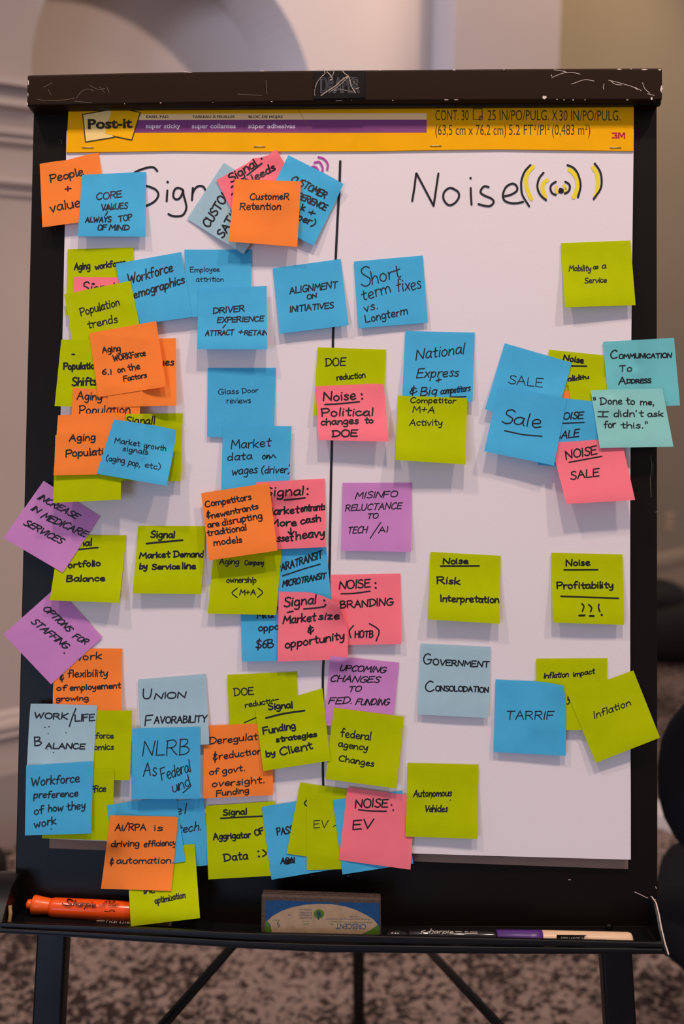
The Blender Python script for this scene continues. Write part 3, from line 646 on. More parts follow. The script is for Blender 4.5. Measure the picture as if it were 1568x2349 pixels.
def note(color, quad4, label, text=(), lines=(), pen=3.2, lift=.007, curl=(), slant=.08, extra=()):
    TL, TR, BR, BL = [np.array(c, float) for c in quad4]
    g = np.linspace(0, 1, NN + 1); S, T = np.meshgrid(g, g)
    def warp(S, T):
        X = (TL[0] * (1 - S) + TR[0] * S) * (1 - T) + (BL[0] * (1 - S) + BR[0] * S) * T
        Y = (TL[1] * (1 - S) + TR[1] * S) * (1 - T) + (BL[1] * (1 - S) + BR[1] * S) * T
        cx, cy = (TL + TR + BR + BL) / 4
        for c, r, pull, _ in curl:
            s0, t0 = (CORN[c] if isinstance(c, str) else c); d = np.sqrt((S - s0) ** 2 + (T - t0) ** 2); wg = np.clip(1 - d / r, 0, 1) ** 1.6
            ex, ey = (TL * (1 - s0) + TR * s0) * (1 - t0) + (BL * (1 - s0) + BR * s0) * t0
            L = math.hypot(cx - ex, cy - ey); X = X + (cx - ex) / L * pull * wg; Y = Y + (cy - ey) / L * pull * wg
        return X, Y
    X, Y = warp(S, T)
    rnd = random.Random(int(TL[0] * 7 + TL[1])); lf = lift * rnd.uniform(.8, 1.2); bias = rnd.uniform(-.25, .25); ex_ = rnd.uniform(1.15, 1.6)
    own = lf * np.clip((T - .12) / .88, 0, 1) ** ex_ * (1 + bias * (S - .5) * 2) + .0012 * np.sin(PI * S) * T * rnd.uniform(-1, .6)
    for c, r, _, up in curl:
        s0, t0 = (CORN[c] if isinstance(c, str) else c); d = np.sqrt((S - s0) ** 2 + (T - t0) ** 2); own = own + up * np.clip(1 - d / r, 0, 1) ** 1.8
    global hmd
    hmd = dilate()
    Hh = np.full_like(S, .008)
    for it in range(3):
        U, Vv = uvn(X, Y, Hh); und = hlook(U, Vv)
        b0 = np.percentile(und[:4], 45)
        own2 = own + b0 + .0003
        Hh = np.maximum(own2, und + .0004)
        for k in range(70):
            Hh = np.maximum(blur(Hh), und + .0004)
    U, Vv = uvn(X, Y, Hh)
    # into the height map
    gg = np.linspace(0, 1, 220); s2, t2 = np.meshgrid(gg, gg)
    def interp(A, s, t):
        fi = np.clip(s * NN, 0, NN - 1e-6); fj = np.clip(t * NN, 0, NN - 1e-6); i = fi.astype(int); j = fj.astype(int); a = fi - i; b = fj - j
        return (A[j, i] * (1 - a) + A[j, i + 1] * a) * (1 - b) + (A[j + 1, i] * (1 - a) + A[j + 1, i + 1] * a) * b
    u2, v2, h2 = interp(U, s2, t2), interp(Vv, s2, t2), interp(Hh, s2, t2)
    ii = np.clip(((u2 - HM_U0) * HM_S).astype(int), 0, HMW - 1); jj = np.clip(((HM_V0 - v2) * HM_S).astype(int), 0, HMH - 1)
    np.maximum.at(hm, (jj.ravel(), ii.ravel()), h2.ravel())
    verts = [Vector(bw(U[j, i], Vv[j, i], Hh[j, i])) for j in range(NN + 1) for i in range(NN + 1)]
    faces = [(j * (NN + 1) + i, (j + 1) * (NN + 1) + i, (j + 1) * (NN + 1) + i + 1, j * (NN + 1) + i + 1) for j in range(NN) for i in range(NN)]
    o = mesh_obj('sticky_note', verts, faces, NC[color], None, origin=verts[NN // 2], smooth=True)
    tag(o, label, 'sticky note', 'sticky notes on the easel pad')
    # writing
    st = []
    for t in text:
        s, x0, y0, x1, y1, h = t[:6]; sl = t[6] if len(t) > 6 else slant
        st += [(q, pen) for q in write(s, x0, y0, x1, y1, h, sl) if len(q) > 1]
    for l in lines:
        w = pen
        if isinstance(l, tuple): l, w = l
        st.append((catmull(l, 3) if len(l) > 2 else l, w))
    if st:
        st = [(a, b * .9) for a, b in st]
        RVt, RF = ribbon(st, pen)
        px = np.array([v[0] for v in RVt]); py = np.array([v[1] for v in RVt])
        # inverse of the warp by fixed-point iteration
        s = np.full_like(px, .5); t = np.full_like(px, .5)
        A = np.array([[TR[0] - TL[0] + BR[0] - BL[0], BL[0] - TL[0] + BR[0] - TR[0]], [TR[1] - TL[1] + BR[1] - BL[1], BL[1] - TL[1] + BR[1] - TR[1]]]) / 2
        Ai = np.linalg.inv(A)
        for it in range(9):
            x_, y_ = warp(s, t); dx, dy = px - x_, py - y_
            s = s + (Ai[0, 0] * dx + Ai[0, 1] * dy) * .9; t = t + (Ai[1, 0] * dx + Ai[1, 1] * dy) * .9
            s = np.clip(s, 0.004, .996); t = np.clip(t, .004, .996)
        uu, vv, hh = interp(U, s, t), interp(Vv, s, t), interp(Hh, s, t)
        wv = [Vector(bw(a, b, c + .00022)) for a, b, c in zip(uu, vv, hh)]
        mesh_obj('handwriting', wv, RF, INK, o)
    nlist.append(o); return o

N = note
# ---- upper left
N('orange', ((91, 376), (226, 350), (248, 501), (97, 521.6)), 'orange note reading People + value, overlapping the top left black frame', [('People', 116, 419, 191, 401, 18), ('+', 150, 441, 163, 440, 17), ('values', 117, 487, 199, 470, 21)], pen=3.4, curl=[((.45, 0), .4, 3, .001)])
N('blue', ((188, 401), (335, 394), (334, 543), (178, 542)), 'blue note reading CORE VALUES, ALWAYS TOP OF MIND', [('CORE', 221.6, 458.6, 279, 452, 15), ('VALUES', 232.5, 483, 292, 478, 14), ('ALWAYS', 196, 510, 254, 509, 12), ('TOP', 272.6, 509, 302.5, 503.5, 13), ('OF', 224, 528, 243, 527, 12), ('MIND', 250.4, 528, 295.5, 528, 12)], [[(247, 485.5), (242, 494)], [(240, 480), (262, 478)], [(246, 471), (255, 481), (262, 470)]], pen=3.0, lift=.009, slant=.15)
N('green', ((155, 571.6), (306.5, 568), (303, 720), (151, 723)), 'lime note reading Aging workforce, partly under a pink and a blue note', [('Aging', 170.5, 619, 206, 617, 16), ('workforce', 219, 618, 288, 607, 13)], pen=3.6)
N('pink', ((169, 635), (325, 637), (322, 792), (166, 790)), 'pink note mostly hidden between two lime notes at upper left, showing only its top', [('Signal', 190, 672, 262, 672, 24)], [([(214, 651), (215, 651.5)], 6)], pen=3.4, lift=.003)
N('blue', ((422.6, 572.6), (577.4, 572.6), (574, 728), (426, 727)), 'blue note reading Employee attrition in thin pen', [('Employee', 436.6, 624.4, 503, 622.7, 11), ('attrition', 450, 646, 512.3, 645.6, 11)], pen=1.9, slant=.0)
N('blue', ((265, 605), (415.5, 578), (441, 727), (292, 748)), 'tilted blue note reading Workforce demographics', [('Workforce', 294, 652.5, 396, 622, 21), ('Demographics', 292, 690, 423, 648.7, 18)], pen=3.5, slant=.2, curl=[('tl', .35, 0, .002)])
N('green', ((146, 675), (299, 644), (330, 795), (171, 823)), 'lime note reading Population trends, left of the blue demographics note', [('Population', 186, 725, 274, 700, 18), ('trends', 202.4, 753, 270, 739, 17)], pen=2.8, curl=[((0, .35), .5, 3, .001)])
# ---- customer cluster
N('lblue', ((429, 502), (513, 373), (642, 455), (558, 583)), 'pale blue note turned on its side reading CUSTOM and SAT', [('CUSTOM', 478.4, 522.7, 529.8, 443.6, 20), ('SATIS', 511.3, 547, 549, 489, 19)], pen=4.2, lift=.009)
N('pink', ((496, 413), (634, 338), (705, 480), (566, 552)), 'tilted pink note with Signal underlined and a crumpled top edge touching the yellow strip', [('Signal', 530, 419, 590, 379, 19), ('Needs', 570, 425, 631.7, 388.5, 17)], [([(593, 358), (594, 358.6)], 5), ([(599.5, 364), (600, 364.6)], 5), [(566.7, 402), (600, 375)], [(530, 430), (534, 427)], [(531, 447), (533, 444)]], pen=4.2, curl=[((.88, 0), .32, 9, .014), ((.62, 0), .12, -5, .004)], slant=.1)
N('blue', ((661, 356), (790, 421), (719, 563), (590, 500)), 'tilted blue note reading CUSTOMER EXPERIENCE, crossing the dividing line near the top', [('CUSTOMER', 666, 416.5, 744, 455, 16), ('EXPERIENCE', 664, 446, 745, 483, 14), ('+', 706, 492, 720, 496, 14), ('(per)', 672, 500, 719, 519, 16), ('k', 689, 482, 697, 484, 14)], pen=3.6, curl=[('tr', .4, 3, .012)], slant=.15)
N('orange', ((538, 411), (690, 416), (681.5, 566.5), (524, 554)), 'orange note reading Customer Retention, topmost of its cluster', [('CustomeR', 573, 458.6, 662, 457, 14), ('Retention', 550, 481, 643, 481, 16)], pen=2.9, lift=.009)
# ---- row 2
N('blue', ((455, 662), (611, 656), (613, 801.6), (452, 801)), 'blue note reading DRIVER EXPERIENCE, ATTRACT + RETAIN', [('DRIVER', 489, 719, 560, 713.7, 13), ('EXPERIENCE', 498, 740, 604, 736.6, 11.5), ('ATTRACT', 471, 769.7, 535, 768, 11.5), ('+', 546, 768, 556, 768, 13), ('RETAIN', 560, 768.5, 612.6, 768.5, 11)], [[(517, 745), (511, 752)]], pen=2.9, lift=.012, slant=.15)
N('blue', ((625, 615.5), (781, 594), (799, 746), (642, 765.5)), 'blue note reading ALIGNMENT ON INITIATIVES, over the dividing line', [('ALIGNMENT', 664.4, 674, 773, 660, 15), ('ON', 704.4, 687, 726, 682, 10), ('INITIATIVES', 665, 716, 764.4, 706, 13)], pen=2.9, slant=.15)
N('blue', ((811, 600), (969, 586), (981, 740), (822, 753)), 'blue note reading Short term fixes vs. Longterm', [('S', 829, 659.5, 850, 657, 44, .05), ('hort', 853, 653, 919, 636, 30), ('term', 831, 690, 896, 671, 24), ('fixes', 911, 669, 965, 662, 27), ('vs.', 837, 715.6, 867, 708, 19), ('Longterm', 838.7, 740, 934, 720.7, 18)], pen=2.7, lift=.005)
N('green', ((1285.4, 557.7), (1445, 551.5), (1457, 700), (1295.4, 705)), 'lime note reading Mobility as a Service, alone near the top right', [('Mobility', 1304.7, 621.5, 1354, 621.5, 13), ('as', 1360, 617, 1371, 616.5, 10), ('a', 1380, 616, 1388.7, 615, 12), ('Service', 1341, 649.6, 1390, 647.7, 12)], pen=2.7, lift=.009)
# ---- purple notes left
N('orange', ((125, 1487), (280.6, 1488), (277, 1645), (122, 1642)), 'orange note reading work flexibility of employement growing', [('work', 170, 1516, 232, 1510.5, 15), ('&', 138, 1562, 147, 1560, 18), ('flexibility', 156, 1553.3, 246.4, 1551, 16), ('of', 130.4, 1584, 151.4, 1583.3, 12), ('employement', 160.4, 1584, 276.4, 1578, 13), ('growing', 129, 1608, 202.4, 1606.4, 11)], pen=3.1)
N('purple', ((130, 1346), (235, 1462), (117, 1570), (8, 1455)), 'purple note reading OPTIONS FOR STAFFING, hanging off the left edge', [('OPTIONS', 98, 1397, 155, 1449, 14), ('FOR', 166, 1462, 194, 1478, 13), ('STAFFING', 71, 1427.4, 148.4, 1488.6, 15)], [([(147, 1498), (147.5, 1498.5)], 4)], pen=3.3, slant=.5, lift=.003)
N('green', ((137, 1226), (290, 1228), (273, 1383), (114, 1377)), 'lime note reading Portfolio Balance, tucked under the purple note', [('Signal', 150, 1254, 210, 1251, 15), ('Portfolio', 143, 1303.8, 229.6, 1297.3, 13), ('Balance', 153, 1333.4, 240, 1332.5, 13)], [[(178, 1260.6), (224.4, 1256)]], pen=4.0, lift=.012)
N('purple', ((100, 1103), (229.6, 1184), (144, 1314), (8, 1234)), 'purple note reading INCREASE IN MEDICARE SERVICES, hanging off the left edge', [('INCREASE', 85.7, 1144, 173, 1190, 14), ('IN', 70.4, 1168.8, 86, 1177, 12), ('MEDICARE', 93.4, 1187, 193, 1231.5, 15), ('SERVICES', 53.6, 1202.4, 138, 1247, 14)], pen=3.3, slant=.5, lift=.003)
# ---- aging cluster
N('green', ((140.5, 779), (297, 781), (283, 936), (125, 931.7)), 'lime note reading Population Shifts, at the left edge of the pad', [('Population', 146, 847.5, 225, 845, 14), ('Shifts', 165.5, 884.5, 221, 883, 18)], [[(165.5, 813), (170.5, 813)]], pen=4.2)
N('orange', ((167, 889), (322, 900), (318, 1045), (160, 1040)), 'darker orange note reading Aging Population, half covered above and below', [('Aging', 177, 916, 233, 917.7, 17), ('Population', 182, 950, 298, 948, 19)], pen=3.0)
N('orange', ((247, 778), (403, 776), (404.5, 930.5), (247, 934)), 'orange note showing only the ending of a word, behind the tilted aging workforce note', [('values', 337, 838, 398, 838, 15)], pen=3.2)
N('orange', ((204.5, 764), (358, 736.6), (381, 887), (225, 911)), 'tilted orange note reading Aging workforce 6.1 on the Factors', [('Aging', 235.6, 809, 276.4, 805.5, 14), ('WORKForce', 261, 828.4, 334, 815.7, 13), ('6.1', 234, 859, 257, 859, 12), ('on', 271, 855, 286.6, 851.4, 13), ('the', 295, 850.6, 321, 846, 14), ('Factors', 284, 875, 336.4, 865.4, 12)], pen=3.0, slant=.0)
N('green', ((127, 998), (278, 995), (277, 1146), (121.6, 1153.7)), 'blank lime note showing below the orange Aging Population note', lift=.003)
N('green', ((263, 950), (419, 948), (414, 1104), (262, 1102)), 'lime note with Signall at its top, behind the market growth note', [('Signall', 289, 972.5, 354, 973, 17)], pen=3.2)
N('orange', ((133, 952.6), (290, 944), (280, 1087), (122.6, 1090.6)), 'brighter orange note reading Aging Populati, left of the market growth note', [('Aging', 159, 1012, 218, 1009.5, 15), ('Population', 151.4, 1048, 262, 1041, 16)], pen=3.3, curl=[('tr', .3, 5, .008)])
N('blue', ((261, 962), (408, 984), (382, 1114.6), (221.6, 1086.6)), 'blue note reading Market growth signals (aging pop, etc)', [('Market', 263, 1016, 320, 1023.6, 12), ('growth', 330, 1027.4, 380, 1034, 12), ('signals', 281.5, 1034, 338, 1043, 12), ('(aging', 243, 1056, 285, 1063, 13), ('pop,', 294, 1065.7, 321, 1071, 13), ('etc)', 332, 1072, 368, 1077, 13)], pen=2.2, lift=.013, curl=[('tr', .4, 5, .012)], slant=0)
# ---- purple notes left
N('green', ((317, 1206), (472, 1207), (460.7, 1363), (304, 1361)), 'lime note reading Signal, Market Demand by Service line', [('Signal', 346, 1233, 399.5, 1233, 15), ('Market', 320, 1280.5, 388.7, 1277.4, 13), ('Demand', 398.8, 1277.4, 466.8, 1277.4, 13), ('by', 320, 1305, 336.7, 1305, 13), ('Service', 349, 1306, 411.7, 1305, 12), ('line', 417.8, 1304.4, 447.8, 1304.4, 14)], [([(336, 1246.8), (375, 1243), (418.7, 1239)], 4.6)], pen=4.0, lift=.011)
# ---- centre left
N('blue', ((476, 844), (632.5, 843.7), (628, 1005), (475, 1002)), 'blue note with two short lines of thin writing, above the Market data note', [('Glass', 501, 905, 546.8, 902.4, 12), ('Door', 555.7, 901.6, 591.4, 900, 10), ('reviews', 520, 925.4, 574.8, 924, 13)], pen=1.9, slant=0, lift=.003)
N('blue', ((511, 976), (668, 977.6), (663, 1130), (507, 1130)), 'blue note reading Market data on wages (driver)', [('Market', 529.7, 1030, 619.5, 1023.6, 20), ('data', 522, 1056.7, 577, 1053, 16), ('on', 601, 1053, 618, 1052, 14), ('wages', 532, 1090, 589.6, 1084.8, 18), ('(driver)', 598.6, 1086, 665.7, 1084, 16)], [[(612, 1051), (616, 1044), (622, 1050), (626, 1043), (632, 1050)]], pen=2.7, slant=.15)
N('blue', ((550, 1362), (706, 1358), (710, 1514), (555.4, 1517.7)), 'blue note with 6B at its foot, behind the pink market size note', [('Mkt2', 590, 1419, 628, 1416, 15), ('opportunity', 593, 1448, 712, 1436, 15), ('$6B', 587, 1487, 627, 1485.6, 19)], pen=3.3)
N('blue', ((590, 1222), (744, 1214), (760, 1378), (605, 1395)), 'blue note reading PARATRANSIT MICROTRANSIT', [('PARATRANSIT', 636, 1313, 738.4, 1279, 16), ('MICROTRANSIT', 648, 1346, 746, 1326.4, 13)], [[(648, 1321), (690, 1307), (733.8, 1294)]], pen=3.3, slant=.3, lift=.004)
N('green', ((491, 1255), (646, 1258), (633, 1411), (476, 1407.5)), 'lime note reading Aging Company ownership (M+A), under the tilted orange note', [('Aging', 502.7, 1295, 547, 1294, 13), ('Company', 561, 1296, 603.8, 1295.8, 11), ('ownership', 519.6, 1336.5, 587, 1336.5, 13), ('M+A', 549.6, 1364.7, 585.4, 1364.7, 12)], [[(544, 1349), (532, 1360), (544, 1371)], [(591.5, 1349), (602, 1359), (590, 1371)]], pen=2.7, lift=.008)
N('pink', ((587.5, 1106), (744.6, 1098), (747.6, 1255), (592, 1262)), 'pink note reading Signal: Market entrants, More cash, Asset heavy', [('Signal', 606, 1139, 695, 1135, 20), ('Market', 608, 1182, 685, 1176.4, 16), ('entrants', 689.5, 1173.4, 746, 1168.8, 15), ('More', 618, 1208, 678.8, 1205.5, 15), ('cash', 689.5, 1202.4, 735.4, 1194.8, 15), ('Asset', 620, 1243, 671, 1240.7, 16), ('heavy', 678.8, 1237.6, 744, 1230, 19)], [([(704.8, 1121), (705.4, 1121.6)], 5), ([(704.8, 1133.6), (705.4, 1134)], 5), [(651.8, 1146.7), (675, 1145), (699.6, 1141.8)], [(666.5, 1211.6), (667, 1225.4)], [(661, 1220), (667, 1226), (674, 1219)]], pen=3.9, slant=.15)
N('orange', ((461, 1131.4), (616.6, 1107.5), (636, 1263), (479, 1285.7)), 'tilted orange note reading Competitors & new entrants are disrupting traditional models', [('Competitors', 472, 1163.5, 576, 1145.8, 14), ('&', 474, 1188, 483, 1187, 16), ('newentrants', 486, 1189, 592, 1167, 13), ('are', 477.3, 1210, 502.7, 1206, 13), ('disrupting', 509.8, 1205.5, 600.7, 1188.7, 15), ('traditional', 476.7, 1230, 564.9, 1216, 14), ('models', 490.5, 1251.4, 554.8, 1243.8, 14)], pen=3.1, slant=0, lift=.008)
# ---- centre
N('green', ((728, 796.5), (885, 802), (878, 960), (718.5, 953)), 'lime note reading DOE reduction, above the pink political changes note', [('DOE', 747, 840, 791, 838.6, 17), ('reduction', 772, 872.5, 837, 866, 13)], pen=3.0)
N('pink', ((723.6, 886), (880, 879), (891, 1013), (730.5, 1009.5)), 'pink note reading Noise: Political changes to DOE', [('Noise', 742, 919.5, 815, 916.6, 20), ('Political', 737.6, 954.7, 854, 953, 18), ('changes', 736, 975, 821, 972, 15), ('to', 836.6, 971, 855, 970.7, 13), ('DOE', 762, 1002, 818, 1001, 15)], [([(828.5, 904), (829.5, 905)], 5), ([(830, 914.6), (830.6, 915)], 5), [(745, 928), (780, 926), (824, 921.5)]], pen=3.9, lift=.014, curl=[('tr', .25, 3, .006)], slant=.05)
N('blue', ((929, 759), (1088.7, 763), (1083, 922), (922, 916)), 'blue note with four lines ending in Big competitors, above a lime note', [('National', 954, 825, 1063, 811, 24), ('Express', 955, 866, 1050, 863.6, 20), ('+', 999, 880, 1011, 878, 14), ('&', 938, 905, 955, 903, 18), ('Big', 964, 908, 999.4, 905.7, 19), ('competitors', 1010, 904.4, 1077, 896.7, 14)], [[(1031, 910.8), (1068, 910)]], pen=2.9, slant=.25)
N('green', ((912, 907.5), (1071, 913), (1067, 1065.6), (906, 1055)), 'lime note reading Competitor M+A Activity', [('Competitor', 941, 924, 1044, 924.8, 12), ('M+A', 946.3, 945, 995.6, 948, 14), ('Activity', 938.7, 976, 1013.4, 976, 14)], pen=2.6, lift=.012)
N('purple', ((785, 1107.5), (944, 1107), (942, 1266), (782, 1263.7)), 'purple note reading MISINFO RELUCTANCE TO TECH/AI', [('MISINFO', 814, 1144, 910, 1139.7, 14), ('RELUCTANCE', 791.4, 1171.8, 919, 1167, 14), ('TO', 841, 1189.6, 865.5, 1188.7, 12), ('TECH', 796.6, 1223.9, 839.5, 1223, 15), ('AI', 868, 1222.3, 888, 1220, 13)], [[(873, 1198), (848.6, 1234.6)]], pen=2.6, slant=.3, lift=.006)
N('pink', ((758, 1318.7), (918, 1315.7), (920, 1477), (762, 1481)), 'pink note reading NOISE: BRANDING (HOTB)', [('NOISE', 778, 1351, 848.6, 1346.3, 18), ('BRANDING', 781, 1395, 900.7, 1387.6, 16), ('HOTB', 814, 1463, 854.8, 1462, 15)], [([(860.5, 1337), (861, 1337.6)], 5), ([(861, 1348.4), (861.6, 1349)], 5), [(782, 1362), (812, 1361), (848, 1356)], [(810.4, 1435), (801, 1447), (804, 1462.6)], [(847, 1430.5), (868.5, 1446), (862.4, 1470)]], pen=3.5)
N('pink', ((639, 1357), (796, 1360), (797.5, 1512.5), (637, 1517.7)), 'pink note reading Signal: Market size & opportunity, with a folded upper right corner', [('Signal', 651, 1392, 724, 1384.6, 21), ('Market', 649, 1430.5, 723, 1424.4, 18), ('size', 730.8, 1421.3, 776.7, 1419.8, 15), ('&', 706, 1454, 720, 1450, 17), ('opportunity', 653.7, 1487, 789, 1465.7, 17)], [([(743, 1377), (744, 1378)], 5), ([(745.5, 1387.6), (746, 1388)], 5), [(696.5, 1396.8), (720, 1395), (744, 1391.6)], [(658.9, 1405), (671.7, 1402)]], pen=3.9, curl=[('tr', .62, 34, .020)], slant=.15)
N('purple', ((757, 1504), (915, 1520), (898, 1680), (743.5, 1664)), 'purple note reading UPCOMING CHANGES TO FED. FUNDING', [('UPCOMING', 778, 1538, 882.8, 1543, 13), ('CHANGES', 756.7, 1563, 868, 1565.7, 14), ('TO', 798, 1587, 826.4, 1585.6, 12), ('FED.', 753.4, 1614.4, 806.5, 1614.4, 15), ('FUNDING', 814.8, 1616.7, 890, 1617.7, 14)], pen=2.9, slant=.4, lift=.005)
# ---- right cluster
N('green', ((1258, 802), (1412, 818), (1400, 970), (1247, 957)), 'lime note with Noise underlined, half behind the SALE and COMMUNICATION notes', [('Noise', 1291.6, 825.7, 1336.8, 833.5, 13), ('Validity', 1290, 876, 1350, 872, 13)], [([(1308.7, 839.4), (1344.5, 840)], 4)], pen=3.8, slant=0)
N('orange', ((1235, 899), (1395, 893), (1396, 1020), (1240, 1024)), 'orange note almost fully hidden, a sliver between blue and lime at right', lift=.002)
N('green', ((1302, 876), (1455, 855), (1472, 1006), (1322, 1020)), 'blank lime note behind the two teal notes', lift=.003)
N('blue', ((1245, 908), (1400, 925), (1385, 1080), (1232, 1066)), 'blue note reading NOISE SALE, squeezed between the blue Sale and teal notes', [('NOISE', 1276, 962.5, 1335.8, 960, 15), ('SALE', 1273, 1007, 1326, 1002, 17)], [[(1290, 971), (1339, 969)]], pen=3.1, slant=.25, lift=.003)
N('pink', ((1262, 1016), (1424, 1005), (1456, 1147), (1298.5, 1156)), 'pink note reading NOISE SALE below the teal note', [('NOISE', 1298, 1053.5, 1368, 1041, 18), ('SALE', 1308.7, 1100, 1372.6, 1092.5, 19)], [[(1304.7, 1060.4), (1379.4, 1046.7)]], pen=3.4, slant=.1, lift=.009)
N('blue', ((1157, 787.4), (1311, 832), (1268, 985), (1111.7, 939)), 'tilted blue note reading SALE in thin capitals', [('SALE', 1165.6, 878.6, 1243, 888.6, 20)], pen=2.2, slant=0)
N('blue', ((1144, 884), (1300, 914.4), (1270, 1068), (1109.6, 1035)), 'tilted blue note reading Sale underlined in cursive', [('S', 1150, 971, 1172, 973, 33, .2), ('ale', 1177, 974, 1239, 981, 30)], [[(1157, 988), (1200, 997), (1242, 1000.6)]], pen=3.2, lift=.011)
N('teal', ((1382, 784), (1545, 775), (1559, 930), (1396, 938)), 'teal note reading COMMUNICATION TO ADDRESS, hanging off the right edge', [('C', 1400, 822, 1414, 822, 19), ('OMMUNICATION', 1419, 822.5, 1539, 820, 10), ('T', 1420, 852.8, 1433, 852, 13), ('O', 1438, 852, 1448, 851, 9), ('A', 1418.6, 881.7, 1434, 881, 16), ('DDRESS', 1437, 879.5, 1492.4, 878, 9)], pen=3.2, slant=.05, lift=.005)
N('lteal', ((1354, 895), (1518, 891), (1544, 1024.6), (1375, 1027.7)), 'pale teal note quoting Done to me, I didn\'t ask for this', [('Done', 1377, 927.5, 1426, 927.5, 16), ('to', 1436, 928.4, 1455, 927.5, 16), ('me,', 1467.5, 928.4, 1500, 929, 13), ('@', 1371, 955.5, 1391, 955.5, 17), ("didn't", 1406.8, 956.4, 1473.7, 955.5, 15), ('ask', 1484.6, 955.5, 1520, 955.5, 13), ('for', 1385, 981.3, 1411.5, 980.4, 15), ('this.', 1424, 982, 1475, 982.6, 14)], [[(1360.5, 912), (1361.5, 918)], [(1364, 911), (1365, 917)], [(1479, 967), (1480, 972)], [(1483, 967), (1484, 971)]], pen=2.9, slant=0, lift=.009)
# ---- right, middle
N('green', ((986.6, 1266), (1147.7, 1275), (1145.5, 1431), (981, 1421)), 'lime note reading Noise, Risk Interpretation', [('Noise', 1016, 1293.5, 1072, 1292.7, 13), ('Risk', 1002, 1338.7, 1054, 1340, 15), ('Interpretation', 1010, 1379.5, 1143, 1382.6, 15)], [([(1010, 1298.4), (1098, 1298)], 4.2)], pen=3.9, slant=0, lift=.012)
N('green', ((1263.5, 1268), (1427, 1272), (1430.7, 1433.5), (1267, 1428)), 'lime note reading Noise, Profitability with three exclamation marks', [('Noise', 1297.7, 1298, 1351.7, 1297, 14), ('Profitability', 1277, 1350.6, 1405.7, 1348.8, 15)], [([(1293.3, 1307), (1370, 1306.7)], 4.2), ([(1286, 1367.7), (1417.5, 1372.5)], 4), [(1334, 1385), (1338.5, 1391), (1335, 1402)], ([(1328, 1412), (1340, 1411.6)], 5), [(1349.5, 1387), (1356, 1393.6), (1354, 1403)], ([(1352, 1413), (1361, 1413)], 5), [(1373, 1386), (1372, 1394), (1375, 1403)], ([(1379, 1410), (1379.6, 1410.6)], 5.5)], pen=3.9, slant=0, lift=.010)
N('lblue', ((964, 1476), (1125, 1484), (1119, 1647), (958, 1639)), 'pale blue note reading GOVERNMENT CONSOLODATION', [('G', 971.3, 1523, 989, 1523, 23), ('OVERNMENT', 993, 1525, 1121, 1530.5, 13), ('C', 976.5, 1586.6, 995, 1584.5, 24), ('ONSOLODATION', 998.5, 1584.5, 1120, 1588, 12)], pen=3.2, slant=.0, lift=.005)
N('green', ((1229, 1511), (1392, 1510), (1390, 1675), (1229, 1675)), 'lime note reading Inflation impact, behind the blue TARRIF note', [('Inflation', 1247, 1556, 1302.5, 1552.4, 12), ('impact', 1314.4, 1552.4, 1362.7, 1544, 11), ('y', 1300, 1609, 1306, 1609, 17)], pen=2.8, slant=.2)
N('blue', ((1136, 1558.6), (1299, 1566), (1297, 1733.6), (1131.4, 1725)), 'blue note reading TARRIF, its upper right corner curling', [('TARRIF', 1160, 1650.7, 1268, 1650, 19)], pen=2.4, slant=.1, lift=.007, curl=[('tr', .45, 10, .012)])
N('green', ((1301, 1593), (1452, 1538), (1513, 1692), (1366, 1750)), 'tilted lime note reading Inflation, reaching over the right frame', [('Inflation', 1362.7, 1648, 1446, 1617.4, 15)], pen=2.5, slant=.2, lift=.009)
# ---- bottom left
N('green', ((145, 1628), (303, 1630), (297.4, 1790), (140, 1786)), 'lime note showing only word endings right of the work/life note', [('Workforce', 178, 1693.6, 260, 1693.3, 13), ('Economics', 176, 1721.5, 260, 1718.8, 13)], pen=2.9, slant=0)
N('green', ((103, 1765), (262, 1763), (257, 1928), (96, 1923)), 'lime note ending in fice, behind the Workforce preference note', [('office', 198, 1819, 242, 1814.7, 15)], pen=3.2, slant=.2, lift=.003)
N('lblue', ((69, 1613), (222.5, 1618), (213, 1772), (61, 1770)), 'pale blue note reading WORK/LIFE BALANCE', [('WORK', 79.5, 1647, 154.4, 1650, 13), ('LIFE', 172.4, 1654.4, 216.5, 1653, 15), ('B', 79.5, 1711, 95, 1710, 20), ('ALANCE', 105, 1717, 194, 1718, 12)], [[(174, 1625.3), (166, 1645), (159, 1666.3)], ([(102, 1668), (104, 1668.5)], 2.5), ([(112, 1667), (113, 1667)], 2.5), ([(110, 1682.5), (111, 1683)], 2), ([(151, 1680), (152, 1681)], 2), ([(122, 1726), (123, 1726)], 2.5), ([(108, 1718), (109, 1718)], 2)], pen=3.4, slant=.05, lift=.006, curl=[('tl', .3, 2, .006)])
N('blue', ((60, 1756), (213.8, 1746), (209, 1912), (57, 1916.6)), 'blue note reading Workforce preference of how they work', [('Workforce', 72, 1802.7, 181.4, 1793.7, 19), ('preference', 78, 1831, 178.4, 1826.7, 15), ('of', 78.6, 1868.7, 100.4, 1865.7, 17), ('how', 110.3, 1862.7, 144, 1859.7, 17), ('they', 154.4, 1859.7, 195, 1853.7, 17), ('work', 79.5, 1898.7, 128.3, 1889.7, 17)], [([(117, 1901), (117.6, 1901.6)], 3)], pen=3.1, slant=.15, lift=.007)
N('green', ((521, 1548), (679.5, 1541), (686, 1698), (527, 1705)), 'lower lime note reading DOE reduct, behind a tilted lime note', [('DOE', 537.8, 1596, 581, 1593.5, 17), ('reduction', 562.7, 1622.7, 640, 1610, 12)], [[(560.4, 1657.5), (588.3, 1645.3)]], pen=2.8, slant=0, lift=.004)
